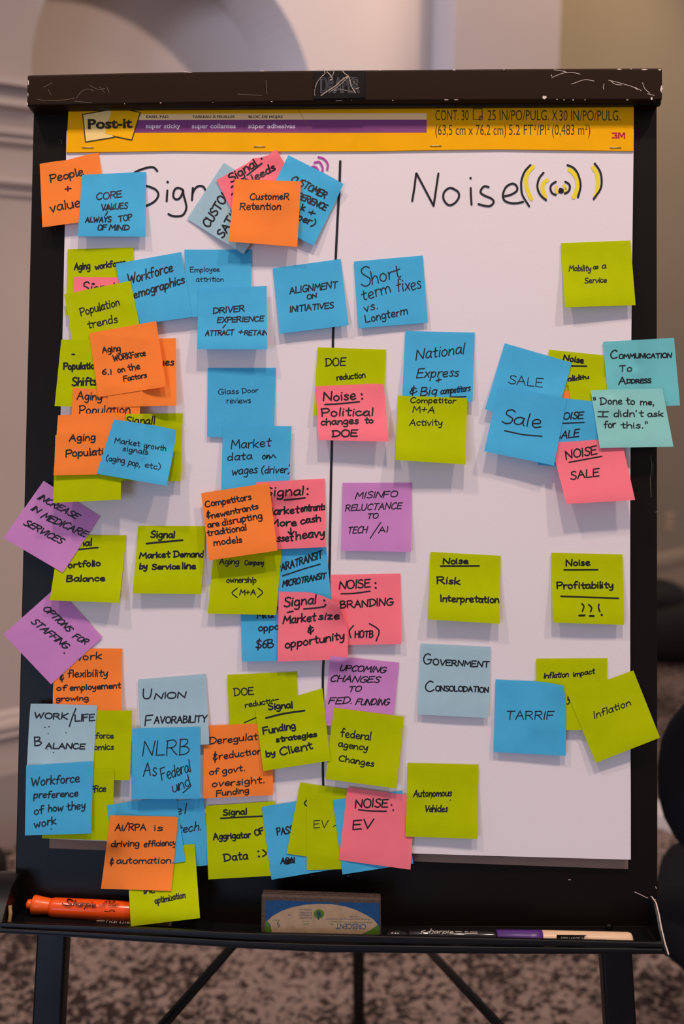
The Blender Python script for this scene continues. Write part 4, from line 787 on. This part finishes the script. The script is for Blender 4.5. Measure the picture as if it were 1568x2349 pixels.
N('orange', ((468, 1665), (625, 1658), (625.7, 1824), (465, 1831.7)), 'orange note reading Deregulation & reduction of govt. oversight, Funding', [('Deregulation', 479.8, 1707.3, 622, 1693, 15), ('&', 489, 1745.4, 499, 1744, 20), ('reduction', 503, 1741.5, 600, 1728.9, 14), ('of', 479.8, 1777, 501.4, 1775.3, 13), ('govt.', 510.3, 1775.3, 562, 1767, 14), ('oversight.', 486.4, 1805, 607, 1795.2, 14), ('Funding', 496.4, 1826.7, 570, 1817.7, 13)], pen=3.0, slant=.1, lift=.007)
N('lblue', ((316, 1559), (471.6, 1546), (480, 1707), (326, 1720)), 'pale blue note reading UNION FAVORABILITY', [('U', 326.8, 1604, 346, 1603, 22), ('NION', 354, 1603, 425.7, 1600.4, 13), ('F', 332.8, 1664.8, 348, 1663, 24), ('AVORABILITY', 353.7, 1659.5, 473, 1656, 15)], pen=3.3, slant=.1, lift=.007)
N('blue', ((310, 1846), (466, 1831), (482, 1984.6), (327, 1998)), 'blue note ending in tech, under the orange automation note', [('el', 398, 1870, 426, 1865, 20), ('fintech.', 378, 1916, 462, 1903, 18)], pen=2.9, slant=.25, lift=.004)
N('green', ((290, 1950), (446, 1936), (458.6, 2106), (300, 2125)), 'lowest lime note ending in optimization, hanging over the marker tray', [('inc', 330, 2050, 354, 2048, 13), ('optimization', 355.7, 2073, 424.6, 2058.6, 14)], pen=3.0, slant=.1, lift=.040)
N('blue', ((245, 1847), (404, 1828), (425, 1976), (265, 1998)), 'blank blue note between the NLRB note and the orange automation note', lift=.004, curl=[((.4, 0), .4, -3, .001)])
N('blue', ((303, 1671), (459, 1667), (459.6, 1832), (302, 1833.6)), 'blue note reading NLRB As Federal, last word underlined', [('NLRB', 326.8, 1735.3, 433, 1730.8, 35), ('As', 328.3, 1780.3, 358.2, 1778.8, 30), ('Federal', 371.7, 1790.7, 437.7, 1769.8, 27), ('und', 397, 1817.7, 438, 1801, 24)], [[(419.7, 1818.3), (437.7, 1802.7)]], pen=2.6, slant=.15, lift=.007)
N('orange', ((253, 1870), (408.6, 1873.6), (392.5, 2043.6), (231.4, 2038.6)), 'orange note reading Ai/RPA is driving efficiency & automation', [('Ai/RPA', 264, 1905, 334.3, 1904.3, 15), ('is', 353.2, 1905, 372.9, 1905, 14), ('driving', 255, 1942.5, 318.6, 1940.7, 14), ('efficiency', 330, 1942.5, 403.2, 1939, 14), ('&', 251.4, 1983.6, 260, 1983.6, 16), ('automation.', 267.5, 1980.7, 397.9, 1980, 14)], pen=2.9, slant=.1, lift=.006)
# ---- bottom centre
N('green', ((765, 1623), (926, 1644), (909, 1809), (746, 1787)), 'lime note reading federal agency changes', [('federal', 781.6, 1689.7, 849.6, 1698.3, 18), ('agency', 775.7, 1712.3, 842, 1722, 14), ('Changes', 776.6, 1745.4, 856, 1758.7, 14)], pen=3.0, slant=0, lift=.010)
N('green', ((585, 1625), (739, 1579), (757, 1745), (603.5, 1768.7)), 'tilted lime note reading Signal, Funding strategies by Client', [('Signal', 615.8, 1627.7, 670.5, 1623.4, 14), ('Funding', 604.2, 1684, 677.1, 1670.8, 15), ('strategies', 634, 1702.3, 725.9, 1689, 12), ('by', 610.8, 1736, 630.7, 1732, 13), ('Client', 642.3, 1732, 717, 1717, 17)], [([(609.8, 1647), (650, 1637), (698, 1630)], 4.6)], pen=4.0, slant=0, lift=.010, curl=[((.3, 0), .3, -4, .003)])
N('green', ((471.5, 1849), (630, 1838), (640, 2008), (477.5, 2017.4)), 'lime note reading Signal, Aggrigator of Data with a smiley', [('Signal', 512.3, 1869.8, 565.4, 1867.5, 13), ('Aggrigator', 489.8, 1926, 574.3, 1921, 14), ('OF', 586, 1917, 605.8, 1911, 13), ('Data', 514.6, 1975, 567.7, 1971, 17)], [([(506.3, 1877), (560, 1874), (600.9, 1872)], 4), ([(592, 1952.7), (592.6, 1953)], 5), ([(593.2, 1964.3), (594, 1965)], 5), [(602.5, 1949.4), (610.8, 1957.7), (602.5, 1964.3)]], pen=3.8, slant=.0, lift=.007)
N('blue', ((600, 1850.6), (757, 1825), (778, 1992), (622.4, 2018)), 'blue note reading PASS with a scribbled-out word', [('PASS', 635.7, 1916, 672, 1910, 16), ('AGAI', 644, 1981.6, 675.5, 1979, 13)], [[(648, 1976), (668, 1970), (652, 1980), (672, 1972), (656, 1982), (674, 1977)]], pen=3.1, slant=.1)
N('green', ((688, 1795), (845, 1818), (812, 1982), (657, 1958)), 'lime note behind the narrow-looking EV note, showing part of a letter', [('C', 698, 1848, 712, 1849, 15)], pen=3.3)
N('green', ((703.7, 1825), (860, 1826), (858, 1992), (703, 1996)), 'lime note reading EV in thin pen, left of the pink EV note', [('EV', 719.3, 1899.7, 751, 1898, 18)], [[(764.4, 1896), (768, 1893), (772, 1894)]], pen=2.0, lift=.004)
N('blue', ((763, 1835), (922, 1813.7), (947.5, 1981), (785, 2006)), 'blank blue note behind the pink EV note', lift=.004)
N('pink', ((796.5, 1806), (952, 1826), (941, 1995), (776.6, 1972.6)), 'pink note reading NOISE: EV, low on the pad', [('NOISE', 814.8, 1852.2, 887.8, 1851, 19), ('EV', 808.8, 1902, 854.6, 1899.7, 20)], [([(897, 1846), (897.6, 1846.6)], 4), ([(901, 1858), (901.6, 1858.6)], 4), [(822, 1857.5), (850, 1860), (885.4, 1860.9)]], pen=3.5, slant=.1, lift=.006)
N('green', ((934, 1750), (1097, 1754), (1095.5, 1924.6), (930, 1919)), 'lime note reading Autonomous Vehicles', [('Autonomous', 947.8, 1828, 1034.5, 1825.8, 15), ('Vehicles', 974, 1862, 1025, 1862, 15)], [([(988, 1830), (988.5, 1830.5)], 2.4), ([(1032, 1835), (1032.5, 1835.5)], 2.4)], pen=3.0, slant=.1, lift=.008)

# ------------------------------------------------------------------ things in the tray
def lathe_px(name, axis0, axis1, w, prof, m_, parent, n=32):
    # body of revolution whose axis runs between two sighted points at plane w; prof: (fraction, radius in px)
    A = pt(*axis0, w); B = pt(*axis1, w); k = (B - A).length / math.hypot(axis1[0] - axis0[0], axis1[1] - axis0[1])
    pts = [A + (B - A) * f for f, r in prof]
    return MB().tube(pts, [max(1e-4, r * k) for f, r in prof], n).build(name, m_, parent, smooth=True), k
def cyl_surf(axis0, axis1, w, rpx, k, off=.00012):
    ax = np.array(axis1, float) - np.array(axis0, float); L = np.linalg.norm(ax); e = ax / L; nn = np.array([-e[1], e[0]])
    def f(x, y):
        dy = (np.array([x, y]) - np.array(axis0)).dot(nn); q = max(0.0, 1 - (dy / rpx) ** 2)
        return pt(x, y, w + k * rpx * math.sqrt(q) + off)
    return f
ORM = mat('orange_marker_plastic', (.88, .085, .006), .22, 0, .6); ORM2 = mat('orange_cap_plastic', (.95, .12, .008), .3, 0, .6)
mk = empty('marker_pen', pt(180, 2086, .03)); tag(mk, 'thick orange flip chart marker lying in the left of the tray', 'marker')
a0, a1 = (115, 2081), (330, 2092); W0 = .0125
_, kk = lathe_px('barrel', a0, a1, W0, [(0, 18), (.02, 20.5), (.05, 21.5), (.97, 22.5), (1, 20)], ORM, mk)
lathe_px('cap', (75, 2075), (117, 2079), W0, [(0, 16), (.02, 20), (.06, 21.5), (.5, 19), (.97, 17), (1, 16.5)], ORM2, mk)
lathe_px('cap_knob', (62, 2073.5), (76, 2075), W0, [(0, 8), (.12, 10.5), (1, 11)], ORM2, mk)
cs = cyl_surf(a0, a1, W0, 22, kk)
DINK = mat('brown_black_print', (.05, .008, .003), .4)
sh = [catmull([(168, 2066), (158, 2062), (154, 2067), (164, 2074), (160, 2078), (148, 2076), (143, 2073)], 1.5)] + write('harpie', 167, 2078, 217, 2081, 13, .35)
ink('brand_lettering', [(s, 2.2) for s in sh] + [([(219, 2081), (220, 2081.5)], 2.2)], 2.2, cs, DINK, mk)
print_text('small_print', 'FLIP', 249, 2070, 264, 2071, 4.5, cs, DINK, mk, bold=.02); print_text('small_print', 'CHART', 248, 2078, 272, 2079.5, 6.5, cs, DINK, mk, bold=.02)
ink('small_print', [([(226, 2076), (237, 2073), (240, 2078), (229, 2079), (226, 2076)], 1.0), ([(237, 2074), (241, 2068), (246, 2066), (243, 2074), (240, 2077)], 1.1), (catmull([(257, 2087), (263, 2091), (262, 2097), (256, 2099), (251, 2095), (252, 2089), (257, 2087)], 1.5), 1.6), ([(239, 2090), (250, 2091.5)], 1.6)], 1.2, cs, DINK, mk)
print_text('small_print', 'AP', 253, 2095.5, 261, 2096, 5, cs, DINK, mk)
# brown marker below it
BRM = mat('brown_marker_plastic', (.10, .035, .018), .25, 0, .6)
mb_ = empty('marker_pen', pt(240, 2125, .03)); tag(mb_, 'dark brown marker lying below the orange marker in the tray', 'marker')
b0, b1 = (200, 2118), (392, 2127); W1 = .0135
_, kb_ = lathe_px('barrel', b0, b1, W1, [(0, 13), (.03, 15), (.96, 16), (1, 11)], BRM, mb_)
lathe_px('cap', (148, 2116), (199, 2118), W1, [(0, 11), (.03, 14.5), (.5, 13.5), (1, 13)], BRM, mb_)
lathe_px('cap_knob', (140, 2115.5), (149, 2116), W1, [(0, 6), (.2, 7.5), (1, 7.5)], BRM, mb_)
lathe_px('tail_ring', (388, 2126.5), (393, 2127), W1, [(0, 16.3), (1, 15)], mat('tan_ring', (.40, .28, .16), .4), mb_)
cs2 = cyl_surf(b0, b1, W1, 15.5, kb_)
sh = [catmull([(228, 2107), (224, 2108), (240, 2112), (222, 2112)], 1.5)] + write('harpie', 243, 2116, 298, 2119, 11, .35)
ink('brand_lettering', [(s, 1.8) for s in sh], 1.8, cs2, mat('tan_print', (.40, .27, .20), .4), mb_)
# black marker right of the eraser
BKM = mat('gloss_black_plastic', (.008, .007, .007), .15, 0, .6)
mc = empty('marker_pen', pt(1030, 2155, .03)); tag(mc, 'black marker with faint white lettering lying in the tray right of the eraser', 'marker')
c0, c1 = (935, 2146), (1137, 2150); W2 = .040
_, kc = lathe_px('barrel', c0, c1, W2, [(0, 11), (.02, 14), (.97, 15), (1, 13)], BKM, mc)
lathe_px('cap', (885, 2145), (934, 2146), W2, [(0, 9), (.04, 12), (1, 12)], BKM, mc)
cs3 = cyl_surf(c0, c1, W2, 15, kc)
sh = [catmull([(975, 2134), (966, 2137), (975, 2139), (985, 2137)], 1.5)] + write('harpie', 984, 2140, 1038, 2142, 9, .35)
LP = mat('pale_print', (.42, .38, .34), .4)
ink('brand_lettering', [(s, 1.5) for s in sh] + [([(1044, 2137), (1058, 2137.5)], 1.2), ([(1066, 2137), (1072, 2137.3)], 1.2)], 1.5, cs3, LP, mc)
ink('small_print', [([(1066, 2141), (1094, 2141.7)], 1.6), ([(1078, 2137.5), (1094, 2138)], 1.0)], 1.2, cs3, LP, mc)
# white marker with purple cap
PUR = mat('purple_marker_cap', (.085, .025, .21), .35, 0, .5)
md_ = empty('marker_pen', pt(1300, 2160, .03)); tag(md_, 'cream marker with ribbed purple cap lying at the right end of the tray', 'marker')
d0, d1 = (1242, 2153), (1449, 2158.5); W3 = .036
CRM = mat('cream_marker_plastic', (.72, .50, .33), .35, 0, .4)
_, kd = lathe_px('barrel', d0, d1, W3, [(0, 18), (.01, 18.5), (.965, 19), (.99, 17), (1, 13)], CRM, md_)
cap_, _ = lathe_px('cap', (1138, 2151), (1243, 2153), W3, [(0, 16), (.01, 17.5), (.74, 18), (.75, 18.4), (1, 18.6)], PUR, md_)
for i in range(9):                 # ribs along the cap
    an = PI * (.12 + .76 * i / 8); A = pt(1139, 2151, W3); B = pt(1215, 2152.5, W3); e = (B - A).normalized()
    o_ = (AV * math.cos(an) + AW * math.sin(an)) * 17.8 * kd
    MB().tube([A + o_, B + o_], .0005, 6).build('rib', PUR, cap_)
cs4 = cyl_surf(d0, d1, W3, 19, kd, .0002)
poly('label_block', [(1276, 2144.5), (1346, 2145), (1340, 2148), (1336, 2160), (1276, 2159)], cs4, BKM, md_)
print_text('small_print', '· 6000 LARGE WAT', 1281, 2156, 1350, 2157.5, 7.5, cyl_surf(d0, d1, W3, 19, kd, .0004), LP, md_)
print_text('small_print', 'ER COLOR MARKER ·', 1352, 2156, 1393, 2157.5, 3.5, cyl_surf(d0, d1, W3, 19, kd, .0004), mat('worn_print', (.10, .07, .05), .5), md_)
# felt eraser with its upside-down label
FELT = mat('grey_brown_felt', (.085, .060, .050), .95, 0, .05, bump=1.0, bscale=900, var=.25, vscale=500)
fz = mat('dark_felt', (.05, .036, .030), .95, 0, .05, bump=1.0, bscale=900, var=.3, vscale=500)
er = empty('board_eraser', pt(735, 2160, .03)); tag(er, 'felt board eraser with blue, green and cream label, upside down in the tray', 'eraser')
EF = .048; q4 = [uv(599, 2053, EF), uv(873, 2062, EF), uv(874, 2168, EF), uv(598, 2166, EF)]
q5 = [(a, b) for a, b in q4]
eb = MB().hexa(quad(q4, EF), quad(q5, .030)).build('felt_block', FELT, er, bevel=.002)
for j, wv in enumerate((.043, .038, .034)):        # felt layers
    r0, r1 = q4[0], q4[1]
    MB().tube([V(r0[0] + .001, r0[1] + .0003, wv), V(r1[0] - .001, r1[1] + .0003, wv)], .0005, 6).build('felt_layer', fz, eb)
def SE(k): return lambda x, y: pt(x, y, EF + .0002 + .00012 * k)
BL_ = mat('blue_label_print', (.008, .055, .16), .5, 0, .2, var=.08, vscale=200); GR_ = mat('green_label_print', (.06, .14, .008), .5); KR_ = mat('kraft_label', (.36, .25, .155), .7, 0, .1, var=.12, vscale=120); NV_ = mat('navy_print', (.03, .06, .13), .5)
top = [(609, 2066), (640, 2065.2), (672, 2067), (700, 2067.5), (712, 2069.5), (718, 2068), (760, 2069.5), (775, 2074), (776, 2069), (830, 2071), (869, 2072)]
lab = poly('label', top + [(870, 2120), (868, 2167), (608, 2165.5), (608.5, 2110)], SE(0), BL_, er)
oval = [(612, 2113), (625, 2101), (645, 2090), (670, 2081), (700, 2075.5), (730, 2073.5), (760, 2074), (790, 2079), (815, 2087), (840, 2099), (856, 2109), (866, 2121), (850, 2133), (822, 2147), (790, 2160), (780, 2166), (627, 2165), (624, 2140), (619, 2120)]
poly('label_corner', [(608.3, 2112), (613, 2113), (640, 2165), (608, 2165.5)], SE(1), GR_, er)
poly('label_corner', [(866, 2121), (870, 2127), (868, 2167), (770, 2166), (800, 2150)], SE(1), GR_, er)
poly('label_oval', oval, SE(2), KR_, er)
print_text('label_lettering', 'CRESCENT', 839, 2119.5, 769, 2118, 12.5, SE(3), NV_, er, bold=.012, flip=False) if 0 else None
def upside(name, body, xr_, xl_, ytop, h, m_, bold=0.0):   # text read upside down: baseline along the top
    c = bpy.data.curves.new(name, 'FONT'); c.body = body; c.offset = bold; c.resolution_u = 3
    o = bpy.data.objects.new(name, c); COL.objects.link(o); dg = bpy.context.evaluated_depsgraph_get(); dg.update()
    me = bpy.data.meshes.new_from_object(o.evaluated_get(dg)); bpy.data.objects.remove(o)
    vs = [v.co.copy() for v in me.vertices]; fs = [tuple(p.vertices) for p in me.polygons]; xa = min(v.x for v in vs); xb = max(v.x for v in vs)
    f = SE(3); return mesh_obj(name, [f(xr_ + (xl_ - xr_) * (v.x - xa) / (xb - xa), ytop + h * v.y / .729 - .012 * (v.x - xa) * h) for v in vs], fs, m_, er)
upside('label_lettering', 'CRESCENT', 839, 770, 2119.5, 12.5, NV_, .012)
upside('label_lettering', 'W', 765, 757, 2117, 6, GR_)
upside('label_lettering', 'Erasing tasks are uniquely convenient', 847, 747, 2107.5, 3.6, NV_)
upside('label_lettering', 'in the book', 825, 800, 2102, 3, NV_)
for i_, (s_, y_) in enumerate((('SOMERSET', 2104), ('LARIOCI', 2098), ('& FOOTHILL', 2092), ('Martinez, A.R.', 2085.5))): upside('label_lettering', s_, 715, 686, y_, 3.4, NV_)
upside('label_lettering', 'STS', 668, 660, 2097, 3.4, NV_); upside('label_lettering', 'OC', 709, 694, 2117, 6, GR_)
ink('label_rule', [[(756, 2114), (852, 2116.5)], [(692, 2113), (709, 2113.3)], [(625, 2110.5), (641, 2111)]], .8, SE(3), GR_, er)
ink('label_lettering', [catmull([(638, 2114), (636, 2119), (640, 2122), (638, 2127)], 1.5)], 2.0, SE(3), NV_, er)
poly('label_emblem', [(731 + 12 * math.cos(a), 2096.5 + 10.5 * math.sin(a)) for a in [2 * PI * k / 20 for k in range(20)]], SE(3), GR_, er)
poly('label_emblem', [(729, 2089), (733, 2091), (738, 2101), (732, 2103), (731, 2110), (728, 2108), (729, 2102), (725, 2098)], SE(4), mat('dark_teal_print', (.01, .05, .05), .5), er)

# ------------------------------------------------------------------ behind the easel, at right: task chair, slumped bag, flat white box
BLK = mat('black_upholstery', (.010, .011, .015), .9, 0, .12, bump=.3, bscale=300); BPL = mat('black_chair_plastic', (.012, .012, .013), .45)
def rounded(name, m_, parent, C, half, ex=3.0, nu=28, nv=16, bend=0.0, taper=0.0):
    # superellipsoid cushion in its own axes (X, Y, Z vectors) around C
    vs = []; X, Y, Z = parent_axes
    sg = lambda a, p: math.copysign(abs(a) ** p, a)
    for j in range(nv + 1):
        ph = -PI / 2 + PI * j / nv
        for i in range(nu):
            th = 2 * PI * i / nu
            x = sg(math.cos(ph), 2 / ex) * sg(math.cos(th), 2 / ex); y = sg(math.cos(ph), 2 / ex) * sg(math.sin(th), 2 / ex); z = sg(math.sin(ph), 2 / ex)
            sx = half[0] * (1 - taper * (z * .5)); vs.append(Vector(C) + X * (x * sx) + Y * (y * half[1] + bend * z * z) + Z * (z * half[2]))
    fs = [(j * nu + i, j * nu + (i + 1) % nu, (j + 1) * nu + (i + 1) % nu, (j + 1) * nu + i) for j in range(nv) for i in range(nu)]
    return MB().add(vs, fs).build(name, m_, parent, smooth=True)
def chair_parts(root, B, face):
    global parent_axes
    Yv = Vector((math.cos(face), math.sin(face), 0)); Xv = Vector((-Yv.y, Yv.x, 0)) * -1
    parent_axes = (Xv, Yv, UPZ)
    rounded('seat', BLK, root, B + UPZ * .45, (.25, .25, .055), 3.2)
    parent_axes = (Xv, (Yv - UPZ * .12).normalized(), (UPZ + Yv * -.12).normalized())
    rounded('backrest', BLK, root, B + UPZ * .80 - Yv * .235, (.245, .04, .20), 2.4, bend=-.03)
    parent_axes = (Xv, Yv, UPZ)
    MB().tube([B + UPZ * .40 - Yv * .05, B + UPZ * .40 - Yv * .27, B + UPZ * .47 - Yv * .31, B + UPZ * .66 - Yv * .285], .018, 10).build('back_support', BPL, root, smooth=True)
    MB().tube([B + UPZ * .10, B + UPZ * .24, B + UPZ * .24, B + UPZ * .40], [.028, .028, .018, .018], 16).build('gas_column', BPL, root, smooth=True)
    for k in range(5):
        a = face + 2 * PI * k / 5 + .3; d = Vector((math.cos(a), math.sin(a), 0)); tip = B + d * .29 + UPZ * .075
        l = MB().tube([B + UPZ * .12, tip], [.026, .014], 10).build('base_leg', BPL, root, smooth=True)
        s_ = Vector((-d.y, d.x, 0)); c_ = B + d * .29 + UPZ * .028
        for sg_ in (-1, 1):
            MB().tube([c_ + s_ * (.006 * sg_), c_ + s_ * (.024 * sg_)], [.028, .026], 20).build('caster', BPL, l, smooth=True)
g_ = onfloor(1568, 2230)
CB1 = Vector((EYEW.x + .79, 1.72, 0))
ch = empty('task_chair', CB1); tag(ch, 'black upholstered task chair cut off by the right edge of the photo', 'chair', 'black task chairs')
chair_parts(ch, CB1, math.radians(70))
q = onfloor(-52, 2032)
hb = empty('handbag', q); tag(hb, 'black handbag on the carpet, only its end and ring showing left of the easel', 'bag')
parent_axes = (Vector((1, 0, 0)), Vector((0, 1, 0)), UPZ)
rounded('body', mat('black_leather', (.012, .011, .011), .5), hb, q + UPZ * .06, (.085, .05, .06), 2.6)
rc = onfloor(4, 2040) + UPZ * .02
MB().tube([rc + Vector((.020 * math.cos(a), -.03, .020 * math.sin(a))) for a in [2 * PI * k / 20 for k in range(21)]], .005, 8).build('ring', BPL, hb, smooth=True)
# bag on the floor
BG = onfloor(1560, 1535); BG = BG + Vector((.10, .16, 0))
bag = empty('backpack', BG); tag(bag, 'slumped black backpack on the carpet by the far wall at right', 'backpack')
parent_axes = (Vector((1, 0, 0)), Vector((0, 1, 0)), UPZ)
BAGM = mat('black_nylon', (.012, .010, .010), .6, 0, .3, bump=.6, bscale=40)
rounded('body', BAGM, bag, BG + UPZ * .16, (.45, .17, .16), 2.6, taper=.35)
rounded('top_flap', BAGM, bag, BG + UPZ * .30 + Vector((-.20, 0, 0)), (.16, .12, .09), 2.2)
MB().tube([BG + Vector((.0, -.08, .30)), BG + Vector((.03, -.10, .34)), BG + Vector((.06, -.08, .30))], .009, 10).build('handle', BAGM, bag, smooth=True)
MB().tube([BG + Vector((-.24, -.10, .13)), BG + Vector((-.05, -.165, .10)), BG + Vector((.24, -.10, .15))], .007, 8).build('strap', BAGM, bag, smooth=True)
# low white box
a, b = onfloor(1480, 1893), onfloor(1546, 1913)
e = (b - a).normalized(); nrm = Vector((-e.y, e.x, 0)); c_ = (a + b) / 2 + nrm * .05 + UPZ * .024
wb = MB().box(c_ - e * .06, .30, .10, .048, (e, nrm, UPZ)).build('white_box', mat('white_card_box', (.78, .72, .72), .6), None, bevel=.003)
tag(wb, 'low white box on the carpet between the easel and the task chair', 'box')
